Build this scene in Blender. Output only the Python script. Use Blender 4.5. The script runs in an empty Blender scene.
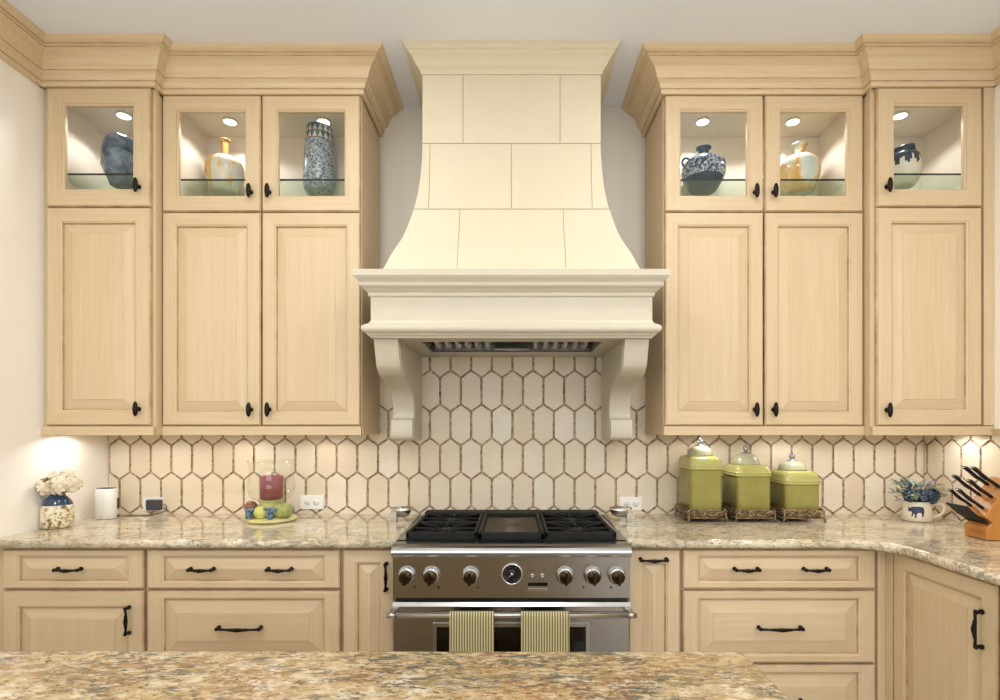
import bpy, bmesh, math, random
from mathutils import Vector, Matrix
R = random.Random(7)
PI = math.pi
sc = bpy.context.scene
COL = sc.collection

# ------------------------------------------------------------------ camera model (measured from the photograph)
F = 546.0          # focal length in pixels of a 1000 px wide frame
CAMD = 2.77        # distance camera - range wall
HC = 1.354         # camera height
VX, VY = 512.5, 427.0
def S(y): return F / (CAMD + y)
def PX(px, y): return (px - VX) / S(y)
def PZ(py, y): return HC - (py - VY) / S(y)

cam_d = bpy.data.cameras.new('camera'); cam = bpy.data.objects.new('camera', cam_d); COL.objects.link(cam)
cam.location = (0, -CAMD, HC); cam.rotation_euler = (PI/2, 0, 0)
cam_d.sensor_width = 36; cam_d.lens = 36*F/1000
cam_d.shift_x = -(VX-500)/1000; cam_d.shift_y = (VY-350)/1000
cam_d.clip_start = 0.05
sc.camera = cam
sc.view_settings.view_transform = 'Standard'; sc.view_settings.look = 'None'
sc.view_settings.exposure = -0.27; sc.view_settings.gamma = 1.0
sc.view_settings.use_curve_mapping = False
try:
    sc.cycles.use_denoising = True
    sc.cycles.max_bounces = 10; sc.cycles.transparent_max_bounces = 16
    sc.cycles.caustics_reflective = False; sc.cycles.caustics_refractive = False
    sc.cycles.sample_clamp_indirect = 4
except Exception: pass

# ------------------------------------------------------------------ materials
def lin(c):
    if isinstance(c, str):
        c = c.lstrip('#'); c = [int(c[i:i+2], 16)/255 for i in (0, 2, 4)]
    return tuple((v/12.92 if v <= .04045 else ((v+.055)/1.055)**2.4) for v in c) + (1.0,)
class NT:
    def __init__(s, name):
        s.m = bpy.data.materials.new(name); s.m.use_nodes = True
        s.t = s.m.node_tree; s.N = s.t.nodes; s.L = s.t.links
        s.bsdf = s.N.get('Principled BSDF'); s.out = s.N.get('Material Output')
    def n(s, typ, **kw):
        nd = s.N.new(typ)
        for k, v in kw.items(): setattr(nd, k, v)
        return nd
    def set(s, nd, **kw):
        for k, v in kw.items():
            nd.inputs[k.replace('_', ' ')].default_value = v
    def link(s, a, b): s.L.new(a, b)
    def coords(s, scale=(1,1,1), rot=(0,0,0), loc=(0,0,0), kind='Object'):
        tc = s.n('ShaderNodeTexCoord'); mp = s.n('ShaderNodeMapping')
        mp.inputs['Scale'].default_value = scale; mp.inputs['Rotation'].default_value = rot
        mp.inputs['Location'].default_value = loc
        s.link(tc.outputs[kind], mp.inputs['Vector']); return mp.outputs['Vector']
    def noise(s, vec, scale=5, detail=4, rough=.5, dist=0):
        nd = s.n('ShaderNodeTexNoise'); s.set(nd, Scale=scale, Detail=detail, Roughness=rough, Distortion=dist)
        s.link(vec, nd.inputs['Vector']); return nd.outputs['Fac']
    def ramp(s, fac, stops):
        nd = s.n('ShaderNodeValToRGB'); cr = nd.color_ramp
        while len(cr.elements) > 1: cr.elements.remove(cr.elements[-1])
        cr.elements[0].position = stops[0][0]; cr.elements[0].color = stops[0][1]
        for p, c in stops[1:]:
            e = cr.elements.new(p); e.color = c
        s.link(fac, nd.inputs['Fac']); return nd.outputs['Color']
    def mix(s, fac, a, b, blend='MIX'):
        nd = s.n('ShaderNodeMixRGB', blend_type=blend)
        for sock, v in ((nd.inputs['Fac'], fac), (nd.inputs['Color1'], a), (nd.inputs['Color2'], b)):
            if hasattr(v, 'node'): s.link(v, sock)
            else: sock.default_value = v
        return nd.outputs['Color']
    def math(s, op, a, b=0.0):
        nd = s.n('ShaderNodeMath', operation=op)
        for sock, v in ((nd.inputs[0], a), (nd.inputs[1], b)):
            if hasattr(v, 'node'): s.link(v, sock)
            else: sock.default_value = v
        return nd.outputs[0]
    def bump(s, h, strength=.2, dist=.002):
        nd = s.n('ShaderNodeBump'); s.set(nd, Strength=strength, Distance=dist)
        s.link(h, nd.inputs['Height']); s.link(nd.outputs['Normal'], s.bsdf.inputs['Normal'])
    def color(s, c):
        if hasattr(c, 'node'): s.link(c, s.bsdf.inputs['Base Color'])
        else: s.bsdf.inputs['Base Color'].default_value = c
W1, B0 = (1,1,1,1), (0,0,0,1)
def g(v): return (v, v, v, 1)

def plain(name, col, rough=.5, metal=0, spec=.5, var=.06, vscale=12):
    t = NT(name); c = lin(col)
    v = t.coords()
    f = t.noise(v, vscale, 3)
    t.color(t.mix(f, tuple(x*(1-var) for x in c[:3])+(1,), tuple(min(1, x*(1+var)) for x in c[:3])+(1,)))
    t.set(t.bsdf, Roughness=rough, Metallic=metal); t.bsdf.inputs['Specular IOR Level'].default_value = spec
    return t.m
def painted(name, col, grain, dark=.90, rough=.42, spots=True):
    """cream painted maple with a rubbed umber glaze that stays in the grain"""
    t = NT(name); c = lin(col)
    v = t.coords(grain)
    f = t.noise(v, 1.0, 5, .6)
    lo = (c[0]*dark, c[1]*dark*.97, c[2]*dark*.90, 1)
    col1 = t.mix(t.ramp(f, [(.3, B0), (.7, W1)]), lo, c)
    v2 = t.coords(tuple(x*.12 for x in grain), loc=(3, 1, 2))
    f2 = t.noise(v2, 1.0, 3)
    col2 = t.mix(t.ramp(f2, [(.35, B0), (.75, g(.5))]), col1, (c[0]*.90, c[1]*.86, c[2]*.74, 1))
    if spots:
        v3 = t.coords((7, 7, 5), loc=(5, 2, 8))
        f3 = t.noise(v3, 1.6, 6, .65)
        col2 = t.mix(t.ramp(f3, [(.735, B0), (.80, g(.55))]), col2, lin('#9a6a44'))
    t.color(col2); t.set(t.bsdf, Roughness=rough)
    return t.m
def glazed(name, col, base, amt=.55):
    t = NT(name)
    v = t.coords((9, 9, 9)); f = t.noise(v, 1.5, 4, .6)
    t.color(t.mix(t.ramp(f, [(.25, g(max(0, amt-.3))), (.75, g(min(1, amt+.3)))]), lin(base), lin(col)))
    t.set(t.bsdf, Roughness=.5); return t.m

CREAM = '#dcc6a4'
M = {}
M['paint_v'] = painted('cream paint, upright grain', CREAM, (70, 70, 3.0))
M['paint_h'] = painted('cream paint, level grain', CREAM, (3.0, 70, 70))
M['crown'] = painted('glazed cream crown paint', '#e6d0ae', (3.0, 60, 60), dark=.84)
M['glaze'] = glazed('umber glaze', '#94693f', CREAM, .48)
M['glaze_soft'] = glazed('soft umber glaze', '#ab8455', CREAM, .5)
M['inside'] = plain('cabinet interior', '#f3e9da', .5)
M['wall'] = plain('wall paint', '#fff8ee', .7, var=.02, vscale=3)
M['wall_grey'] = plain('greige wall paint', '#e2dbd2', .7, var=.02, vscale=3)
M['ceil'] = plain('ceiling paint', '#eff3fb', .8, var=.01, vscale=3)
M['hood'] = plain('hood plaster', '#dcd1b6', .55, var=.035, vscale=9)
M['mantel'] = plain('mantel cream paint', '#cdc5b2', .45, var=.03)
M['hood_joint'] = plain('hood joint', '#c6b896', .7)
M['black'] = plain('black iron', '#0a0908', .45, var=.2)
M['bronze'] = plain('oil rubbed bronze', '#1d1611', .38, .7, var=.2)
M['castiron'] = plain('matte cast iron', '#0c0c0c', .6, 0, .3, var=.2)
M['chrome'] = plain('chrome', '#d8d8d8', .08, 1)
M['white_plastic'] = plain('white plastic', '#f2efe9', .35, var=.01)
M['dark_plastic'] = plain('charcoal plastic', '#3d3f44', .4)
M['black_glass'] = plain('black oven glass', '#050505', .06)
M['floor'] = plain('floor', '#bdb8b0', .4, var=.1)
M['candle'] = plain('maroon wax', '#8d4346', .4, var=.1)
M['finial'] = plain('pewter', '#8d8a90', .4, .6, var=.2)
M['brown_grip'] = plain('bronze knob', '#43341f', .2, .9)

def steel(name, col='#a9a59f', rough=.27, sc_=(1.5, 500, 500)):
    t = NT(name); f = t.noise(t.coords(sc_), 1.0, 3)
    t.color(t.mix(f, tuple(x*.99 for x in lin(col)[:3])+(1,), lin(col)))
    t.set(t.bsdf, Metallic=1.0, Anisotropic=.8); tg = t.n('ShaderNodeTangent'); tg.direction_type = 'RADIAL'; tg.axis = 'Z'; t.link(tg.outputs[0], t.bsdf.inputs['Tangent']); t.link(t.ramp(f, [(.2, g(rough-.005)), (.8, g(rough+.005))]), t.bsdf.inputs['Roughness'])
    return t.m
M['steel'] = steel('brushed steel', '#bdbcba'); M['steel_bright'] = steel('bright brushed steel', '#c2c0bc', .25)
M['steel_dark'] = steel('brushed steel panel', '#aaa8a4', .27)
M['griddle'] = steel('griddle steel', '#4f463a', .42)

def granite(name, k=1.0, seed=0, rough=.09, rust=.85, grey=.85, lift=0.0):
    """cream ground, olive grey drifts, rust veins and small dark garnets, all streaked one way"""
    t = NT(name)
    def n_(sc, off, stretch=.42, rot=.18, detail=6, r_=.62, dist=.5):
        return t.noise(t.coords((sc*k*stretch, sc*k, sc*k), rot=(0, 0, rot), loc=(seed+off, seed*.7+off*1.3, off)), 1.0, detail, r_, dist)
    base = t.ramp(n_(38, 0, .55, r_=.7), [(.40, lin('#a8926a')), (.46, lin('#c6b287')), (.52, lin('#d8c9a8')), (.58, lin('#e6dcc6'))])
    base = t.mix(t.ramp(n_(6, 3), [(.40, B0), (.62, g(.75))]), base, t.mix(n_(60, 5), lin('#c3a468'), lin('#d6c192')))
    if lift: base = t.mix(lift, base, lin('#ece4d0'))
    mk = t.ramp(n_(7, 9, .6, dist=1.0), [(.45, B0), (.55, W1)])
    f1 = t.ramp(n_(75, 12, .30, .3, 7, .72), [(.475, B0), (.52, W1)])
    c = t.mix(t.math('MULTIPLY', t.math('MULTIPLY', f1, mk), grey), base, lin('#66645a'))
    mo = t.ramp(n_(9, 31, .6), [(.44, B0), (.58, W1)])
    fo = t.ramp(n_(90, 33, .4, .1, 6, .7), [(.49, B0), (.53, W1)])
    c = t.mix(t.math('MULTIPLY', t.math('MULTIPLY', fo, mo), .7 if not lift else .45), c, lin('#a58f5e'))
    mr = t.ramp(n_(8, 17, .8, -.5), [(.49, B0), (.57, W1)])
    fr = t.ramp(n_(85, 19, .55, -.6, 6, .7), [(.49, B0), (.53, W1)])
    c = t.mix(t.math('MULTIPLY', t.math('MULTIPLY', fr, mr), rust), c, lin('#9c6a42'))
    fs = t.ramp(n_(120, 23, .5, .3, 5, .7, .2), [(.585, B0), (.61, W1)])
    c = t.mix(t.math('MULTIPLY', fs, .85), c, lin('#4a3a2c'))
    fb = t.ramp(n_(26, 27, .5, -.7, 5, .6, .8), [(.66, B0), (.68, W1)])
    c = t.mix(t.math('MULTIPLY', fb, .8), c, lin('#5a3d24'))
    if not lift: c = t.mix(1.0, c, (.80, .77, .76, 1), 'MULTIPLY')
    t.color(c); t.set(t.bsdf, Roughness=rough)
    t.bsdf.inputs['Specular IOR Level'].default_value = .6
    return t.m
M['granite'] = granite('cream granite', 1.15, 1.0, .09, .28, .6, .45)
M['granite_island'] = granite('gold granite', 1.3, 5.3, .18, .7, .95)

def thin_glass(name, tint=(1,1,1,1), ior=1.45, rough=.0):
    t = NT(name); t.N.remove(t.bsdf)
    tr = t.n('ShaderNodeBsdfTransparent'); tr.inputs['Color'].default_value = tint
    gl = t.n('ShaderNodeBsdfGlossy'); gl.inputs['Roughness'].default_value = rough
    lw = t.n('ShaderNodeLayerWeight'); lw.inputs['Blend'].default_value = .5
    k = t.math('POWER', lw.outputs['Facing'], 4.0)
    fr0 = t.math('ADD', t.math('MULTIPLY', k, (ior-1)*1.2), (ior-1)*.12)
    mx = t.n('ShaderNodeMixShader')
    t.link(fr0, mx.inputs[0]); t.link(tr.outputs[0], mx.inputs[1]); t.link(gl.outputs[0], mx.inputs[2])
    t.link(mx.outputs[0], t.out.inputs['Surface']); return t.m
M['pane'] = thin_glass('clear pane', (.99, .99, .985, 1), 1.15)
M['shelf_glass'] = thin_glass('shelf glass', (.90, .965, .92, 1), 1.3)
M['bowl_glass'] = thin_glass('bowl glass', (.975, .98, .95, 1), 1.42)
M['shelf_edge'] = plain('green glass edge', '#15251f', .2)
def emit(name, col, s):
    t = NT(name); t.N.remove(t.bsdf); e = t.n('ShaderNodeEmission')
    e.inputs['Color'].default_value = lin(col); e.inputs['Strength'].default_value = s
    t.link(e.outputs[0], t.out.inputs['Surface']); return t.m
M['lamp'] = emit('lamp lens', '#fff3df', 9)
M['can'] = emit('can lens', '#fff7ee', 4)  # glow of the ceiling cans added for fill

def tile_mat():
    t = NT('cream tile glaze')
    geo = t.n('ShaderNodeNewGeometry')
    f = geo.outputs['Random Per Island']
    c = t.ramp(f, [(0, lin('#dccbae')), (.3, lin('#e7dac3')), (.6, lin('#e3d4b9')), (1, lin('#ece2d0'))])
    n_ = t.noise(t.coords(), 22, 3)
    t.color(t.mix(t.ramp(n_, [(.3, B0), (.8, g(.35))]), c, lin('#dac9ab')))
    t.set(t.bsdf, Roughness=.32); t.bsdf.inputs['Specular IOR Level'].default_value = .35
    t.bump(t.noise(t.coords(), 14, 2), .35, .004); return t.m
M['tile'] = tile_mat()
def grout_mat(name, lo, hi):
    t = NT(name); f = t.noise(t.coords(), 70, 5, .7)
    t.color(t.ramp(f, [(.36, lin(lo)), (.62, lin(hi))])); t.set(t.bsdf, Roughness=.75); return t.m
M['grout'] = grout_mat('brown grout', '#86664f', '#cdb69b')
M['tile_edge'] = grout_mat('bare tile edge', '#84604a', '#dcc4a6')

def blotch(name, stops, scale=20, detail=4, rough=.2, dist=.5, stretch=(1,1,1), roughn=.55):
    t = NT(name); f = t.noise(t.coords(stretch), scale, detail, roughn, dist)
    t.color(t.ramp(f, [(p, lin(c)) for p, c in stops])); t.set(t.bsdf, Roughness=rough); return t.m
M['slate_vase'] = blotch('slate blue glaze', [(.3, '#3f4d59'), (.5, '#66788a'), (.7, '#93a3ad')], 18)
M['amber_vase'] = blotch('amber drip glaze', [(.36, '#c2924a'), (.44, '#dfc189'), (.50, '#e3dcc8'), (.7, '#cfd6d2')], 9, 3, .15, .6, (1.6, 1.6, .55))
M['amber_plain'] = blotch('amber glaze', [(.3, '#a8783f'), (.7, '#cda468')], 20, 3, .2)
M['jug_vase'] = blotch('ochre over celadon glaze', [(.42, '#cfa35c'), (.52, '#dfc08a'), (.57, '#d6dacb'), (.7, '#c9d5cb')], 10, 3, .15, .6, (1.3, 1.3, .6))
M['amphora'] = blotch('speckled midnight glaze', [(.40, '#2c3c4c'), (.50, '#44586b'), (.55, '#c6d2de'), (.66, '#55697c')], 75, 5, .15, .3, roughn=.7)
M['amphora_plain'] = plain('midnight glaze', '#3a4956', .2)
M['carved'] = blotch('carved blue grey glaze', [(.42, '#3a4d5d'), (.49, '#657a88'), (.53, '#d6dcd8'), (.62, '#8fa0a6')], 85, 4, .3, 1.5, roughn=.6)
M['carved_dark'] = plain('blue grey glaze', '#5c6e78', .3)
M['cream_glaze'] = plain('cream glaze', '#e2ddcd', .2)
M['drip'] = plain('dark navy glaze', '#33404d', .2)
M['green'] = blotch('green ceramic', [(.3, '#96904c'), (.6, '#a09a56'), (.8, '#a9a361')], 10, 3, .22)
M['green_lid'] = blotch('green lid ceramic', [(.3, '#aeaa60'), (.7, '#bcb873')], 10, 3, .16)
M['sage_cap'] = plain('sage cap', '#aeac8d', .3)
M['rust_metal'] = blotch('weathered iron', [(.3, '#3a2a20'), (.5, '#7b6148'), (.7, '#b59c78')], 60, 4, .5)
M['pot_speckle'] = blotch('speckled stoneware', [(.36, '#4d4a44'), (.42, '#b79a5c'), (.50, '#e8dfc6'), (.8, '#efe8d4')], 48, 5, .3, .3, roughn=.65)
M['navy_glaze'] = plain('navy glaze', '#32455f', .15, var=.2)
M['petal'] = plain('cream petals', '#f6ead0', .6, var=.05, vscale=40)
M['leaf_dark'] = plain('dark leaf', '#4c5340', .5, var=.2)
M['succ_blue'] = blotch('blue grey foliage', [(.3, '#3c4a63'), (.5, '#6f8298'), (.7, '#9fb0b4')], 30, 3, .5)
M['succ_green'] = blotch('sage foliage', [(.3, '#7c8f66'), (.6, '#a9b48e'), (.8, '#c6cba8')], 30, 3, .5)
M['succ_navy'] = plain('navy blossom', '#27344d', .45, var=.25, vscale=40)
M['mug'] = plain('mug glaze', '#efe6d4', .2, var=.02)
M['print'] = plain('navy print', '#2c3854', .35)
M['yellow_cer'] = blotch('yellow green ceramic', [(.3, '#c9c079'), (.7, '#ddd69c')], 16, 3, .25)
M['apple'] = plain('yellow apple glaze', '#c9c868', .2, var=.1)
M['melon'] = plain('green pumpkin glaze', '#9aa05c', .25, var=.15)
M['plum'] = plain('plum glaze', '#8a5a4b', .25, var=.2)
M['grape'] = plain('blue grape glaze', '#6c8599', .25, var=.2, vscale=60)
M['fern'] = plain('teal leaf glaze', '#557f6c', .3, var=.25, vscale=60)
M['bamboo'] = painted('oiled oak', '#c98a45', (30, 30, 4), dark=.8, rough=.35, spots=False)
M['bamboo_dark'] = painted('oiled oak, shaded grain', '#b9773a', (30, 30, 4), dark=.8, rough=.35, spots=False)  # darker oak tone for the logo marks
M['knife_handle'] = plain('black knife handle', '#121212', .18, var=.1)
M['rivet'] = plain('steel rivet', '#b9b9b9', .2, 1)
def towel_mat():
    t = NT('striped cotton'); tc = t.n('ShaderNodeTexCoord'); sp = t.n('ShaderNodeSeparateXYZ')
    t.link(tc.outputs['Object'], sp.inputs[0])
    f = t.math('FRACT', t.math('MULTIPLY', sp.outputs['X'], 1/.0098))
    c = t.ramp(f, [(0, lin('#6c6238')), (.24, lin('#7c7346')), (.30, lin('#cfc79c')), (.50, lin('#e2dcba')), (.58, lin('#a79f6c')), (.80, lin('#b5ad7e')), (.88, lin('#6c6238'))])
    for e in [n for n in t.N if n.type == 'VALTORGB']: e.color_ramp.interpolation = 'LINEAR'
    t.color(c); t.set(t.bsdf, Roughness=.9); t.bump(t.noise(t.coords((300, 300, 300)), 1, 2), .4, .001); return t.m
M['towel'] = towel_mat()

# ------------------------------------------------------------------ mesh builder
class MB:
    def __init__(s): s.v = []; s.f = []; s.mi = []; s.sm = []
    def add(s, vs, fs, mi=0, smooth=False):
        b = len(s.v); s.v += [tuple(p) for p in vs]
        for i, f in enumerate(fs):
            s.f.append([b+k for k in f]); s.mi.append(mi[i] if isinstance(mi, list) else mi); s.sm.append(smooth)
        return s
    def bm(s, bm_, mi=0, smooth=False, mat=None):
        bm_.verts.index_update()
        vs = [(mat @ v.co if mat else v.co) for v in bm_.verts]
        s.add(vs, [[v.index for v in f.verts] for f in bm_.faces], mi, smooth); bm_.free(); return s
    def box(s, x0, x1, y0, y1, z0, z1, bev=0, mi=0, seg=2, mat=None, smooth=False):
        b = bmesh.new(); r = bmesh.ops.create_cube(b, size=1)
        for v in b.verts:
            v.co = Vector(((x0+x1)/2 + v.co.x*(x1-x0), (y0+y1)/2 + v.co.y*(y1-y0), (z0+z1)/2 + v.co.z*(z1-z0)))
        if bev: bmesh.ops.bevel(b, geom=b.edges[:], offset=bev, segments=seg, affect='EDGES', profile=.5)
        return s.bm(b, mi, smooth, mat)
    def lathe(s, prof, c=(0,0,0), n=32, mi=0, smooth=True, mifn=None, mat=None, closed=False):
        vs, fs, ms = [], [], []
        for (r, z) in prof:
            for k in range(n):
                a = 2*PI*k/n; p = Vector((r*math.cos(a), r*math.sin(a), z))
                if mat: p = mat @ p
                vs.append((p[0]+c[0], p[1]+c[1], p[2]+c[2]))
        for i in range(len(prof)-1):
            for k in range(n):
                fs.append([i*n+k, i*n+(k+1) % n, (i+1)*n+(k+1) % n, (i+1)*n+k])
                ms.append(mifn(i, k) if mifn else mi)
        if prof[0][0] > 1e-6: fs.append([k for k in range(n)][::-1]); ms.append(mifn(0, 0) if mifn else mi)
        if prof[-1][0] > 1e-6 and not closed: fs.append([(len(prof)-1)*n+k for k in range(n)]); ms.append(mifn(len(prof)-2, 0) if mifn else mi)
        return s.add(vs, fs, ms, smooth)
    def tube(s, pts, r, n=10, mi=0, smooth=True, cap=True, flat=1.0):
        pts = [Vector(p) for p in pts]; N = len(pts); vs = []; fs = []
        up = None
        for i, p in enumerate(pts):
            d = (pts[min(i+1, N-1)] - pts[max(i-1, 0)]).normalized()
            if up is None: up = Vector((0, 0, 1)) if abs(d.z) < .9 else Vector((1, 0, 0))
            a = d.cross(up).normalized(); b2 = a.cross(d).normalized(); up = b2
            rr = r[i] if isinstance(r, (list, tuple)) else r
            for k in range(n):
                t = 2*PI*k/n; vs.append(p + a*rr*math.cos(t) + b2*rr*flat*math.sin(t))
        for i in range(N-1):
            for k in range(n): fs.append([i*n+k, i*n+(k+1) % n, (i+1)*n+(k+1) % n, (i+1)*n+k])
        if cap: fs.append(list(range(n))[::-1]); fs.append([(N-1)*n+k for k in range(n)])
        return s.add(vs, fs, mi, smooth)
    def ball(s, c, r, mi=0, n=16, sc3=(1,1,1), mat=None):
        b = bmesh.new(); bmesh.ops.create_uvsphere(b, u_segments=n, v_segments=max(6, n//2), radius=r)
        for v in b.verts:
            p = Vector((v.co.x*sc3[0], v.co.y*sc3[1], v.co.z*sc3[2]))
            if mat: p = mat @ p
            v.co = p + Vector(c)
        return s.bm(b, mi, True)
    def sweep(s, prof, path, mis=None, mi=0, smooth=False, zoff=0, endcap=True):
        """prof: (out, z); path: xy polyline, outward = right-hand side of travel."""
        P = [Vector((p[0], p[1])) for p in path]; n = len(prof); vs = []; fs = []; ms = []
        def nor(a, b): d = (b-a).normalized(); return Vector((d.y, -d.x))
        for i, p in enumerate(P):
            if i == 0: m = nor(P[0], P[1])
            elif i == len(P)-1: m = nor(P[-2], P[-1])
            else:
                a, b = nor(P[i-1], P[i]), nor(P[i], P[i+1]); m = (a+b); m = m/m.dot(a)
            for (o, z) in prof: vs.append((p.x+m.x*o, p.y+m.y*o, z+zoff))
        for i in range(len(P)-1):
            for k in range(n-1):
                fs.append([i*n+k, (i+1)*n+k, (i+1)*n+k+1, i*n+k+1]); ms.append(mis[k] if mis else mi)
        if endcap:
            fs.append(list(range(n))); ms.append(mi); fs.append([(len(P)-1)*n+k for k in range(n)][::-1]); ms.append(mi)
        return s.add(vs, fs, ms, smooth)
    def prism(s, poly, axis, a, b, mi=0, smooth=False):
        """poly in the two other axes (cyclic order), extruded a..b along axis"""
        n = len(poly)
        def pt(u, v, w): return {'x': (w, u, v), 'y': (u, w, v), 'z': (u, v, w)}[axis]
        vs = [pt(u, v, a) for u, v in poly] + [pt(u, v, b) for u, v in poly]
        s.add(vs, [list(range(n))[::-1], [n+k for k in range(n)]], mi, False)
        return s.add(vs, [[k, (k+1) % n, n+(k+1) % n, n+k] for k in range(n)], mi, smooth)
    def build(s, name, mats, parent=None, origin=None, bevel=None, autosmooth=False):
        me = bpy.data.meshes.new(name)
        o3 = Vector(origin) if origin else Vector((0, 0, 0))
        me.from_pydata([tuple(Vector(v)-o3) for v in s.v], [], s.f)
        if not isinstance(mats, (list, tuple)): mats = [mats]
        for m in mats: me.materials.append(M[m] if isinstance(m, str) else m)
        for p, mi, sm in zip(me.polygons, s.mi, s.sm): p.material_index = mi; p.use_smooth = sm
        b = bmesh.new(); b.from_mesh(me); bmesh.ops.recalc_face_normals(b, faces=b.faces[:])
        b.to_mesh(me); b.free(); me.update()
        o = bpy.data.objects.new(name, me); COL.objects.link(o); o.location = o3
        if parent is not None:
            o.parent = parent
            if parent.type == 'EMPTY' and not parent.parent:
                o.matrix_parent_inverse = Matrix.Translation(-Vector(parent.location))
        if bevel:
            md = o.modifiers.new('bevel', 'BEVEL'); md.width = bevel; md.segments = 3; md.limit_method = 'ANGLE'; md.angle_limit = .7
        return o
def tag(o, label, cat, group=None):
    o['label'] = label; o['category'] = cat
    if group: o['group'] = group
    return o
def thing(name, label, cat, loc, group=None):
    o = bpy.data.objects.new(name, None); COL.objects.link(o); o.location = loc; o.empty_display_size = .05
    return tag(o, label, cat, group)
def struct(o): o['kind'] = 'structure'; return o
def catmull(pts, n=6):
    P = [Vector(p) for p in pts]; out = []
    for i in range(len(P)-1):
        p0, p1, p2, p3 = P[max(i-1, 0)], P[i], P[i+1], P[min(i+2, len(P)-1)]
        for k in range(n):
            t = k/n
            out.append(tuple(.5*((2*p1)+(p2-p0)*t+(2*p0-5*p1+4*p2-p3)*t*t+(3*p1-p0-3*p2+p3)*t**3)))
    out.append(tuple(P[-1])); return out

# ------------------------------------------------------------------ room
XL, XR, ZC, YB = -2.045, 2.09, 2.977, -6.0
struct(MB().box(XL-.1, XR+.1, 0, .12, 0, ZC).build('wall_back', 'wall_grey'))
struct(MB().box(XL-.12, XL, YB, 0, 0, ZC).build('wall_left', 'wall'))
struct(MB().box(XR, XR+.12, YB, 0, 0, ZC).build('wall_right', 'wall'))
struct(MB().box(XL-.12, XR+.12, YB-.1, .12, -.1, 0).build('floor', 'floor'))
struct(MB().box(XL-.12, XR+.12, YB-.1, .12, ZC, ZC+.1).build('ceiling', 'ceil'))
wf = MB()
for b in ((XL-.12, -1.5, 0, ZC), (1.5, XR+.12, 0, ZC), (-1.5, 1.5, 0, .9), (-1.5, 1.5, 2.5, ZC)):
    wf.box(b[0], b[1], YB-.12, YB, b[2], b[3])
struct(wf.build('wall_front', 'wall'))
wn = MB()
for b in ((-1.56, -1.48, .84, 2.56), (1.48, 1.56, .84, 2.56), (-.03, .03, .9, 2.5), (-1.56, 1.56, .82, .9), (-1.56, 1.56, 2.5, 2.58)):
    wn.box(b[0], b[1], YB-.05, YB+.03, b[2], b[3], .005)
struct(wn.build('window_1', 'white_plastic'))  # unseen window, added behind the camera to let in fill light

# ------------------------------------------------------------------ hexagonal tile
def hex_tiles(umin, umax, vmin, vmax, u0, v0, holes=(), tf=None, w=.1045, seg=.134, ap=.0375, vmid=None):
    """tiles as bevelled plates standing 3 mm proud of the grout; u across, v up; (u0, v0) centre of one tile"""
    mb = MB(); gap = .0034; pitch = seg+ap; vlow = vmax; vmax = vmid or vmax
    def clip(poly, ax, lim, keep_less):
        out = []
        for i in range(len(poly)):
            a, b = poly[i], poly[(i+1) % len(poly)]
            ia = (a[ax] <= lim) if keep_less else (a[ax] >= lim); ib = (b[ax] <= lim) if keep_less else (b[ax] >= lim)
            if ia: out.append(a)
            if ia != ib:
                t = (lim-a[ax])/(b[ax]-a[ax]); out.append((a[0]+(b[0]-a[0])*t, a[1]+(b[1]-a[1])*t))
        return out
    j0 = int((vmin-v0)/pitch)-2; j1 = int((vmax-v0)/pitch)+2
    i0 = int((umin-u0)/w)-2; i1 = int((umax-u0)/w)+2
    for j in range(j0, j1+1):
        for i in range(i0, i1+1):
            cu = u0+i*w+(w/2 if j % 2 else 0); cv = v0+j*pitch
            rr = random.Random(i*97+j*1013)
            vtop = vmax if abs(cu) < .75 else vlow
            if cv-seg/2-ap > vtop: continue
            def ring(g_, dep):
                hw, hs, ha = w/2-g_, seg/2-g_*.3, seg/2+ap-g_*1.15
                pts = []
                base = [(0, -ha), (hw, -hs), (hw, hs), (0, ha), (-hw, hs), (-hw, -hs)]
                for k in range(6):
                    a, b = base[k], base[(k+1) % 6]
                    for q in range(4):
                        t = q/4; jx, jy = (rr.uniform(-1, 1)*.0011 for _ in range(2))
                        pts.append((a[0]+(b[0]-a[0])*t+jx+cu, a[1]+(b[1]-a[1])*t+jy+cv))
                return pts
            rings = [(ring(gap, 0), .0), (ring(gap+.0008, 0), .004), (ring(gap+.0026, 0), .0062)]
            polys = []
            inside = all(umin < p[0] < umax and vmin < p[1] < vtop for p in rings[0][0])
            if inside:
                n = 24; vs = []
                for rg, d in rings: vs += [(p[0], p[1], d) for p in rg]
                fs = [[r_*n+k, r_*n+(k+1) % n, (r_+1)*n+(k+1) % n, (r_+1)*n+k] for r_ in range(2) for k in range(n)]
                ms = [1]*(2*n)
                fs.append([2*n+k for k in range(n)]); ms.append(0)
            else:
                pl = rings[2][0]
                for ax, lim, less in ((0, umin, False), (0, umax, True), (1, vmin, False), (1, vtop, True)):
                    pl = clip(pl, ax, lim, less)
                    if len(pl) < 3: break
                if len(pl) < 3: continue
                n = len(pl); vs = [(p[0], p[1], 0) for p in pl] + [(p[0], p[1], .0062) for p in pl]
                fs = [[k, (k+1) % n, n+(k+1) % n, n+k] for k in range(n)]; ms = [1]*n
                fs.append([n+k for k in range(n)]); ms.append(0)
            mb.add([tf(*p) for p in vs], fs, ms)
    return mb
VJ = PZ(492.5, 0)             # centre height of the lowest full row (upright edges 480-506 px)
TZ0, TZ1 = .912, 1.345
pitch = .1715
def tf_back(u, v, d): return (u, -.004-d, v)
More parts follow.
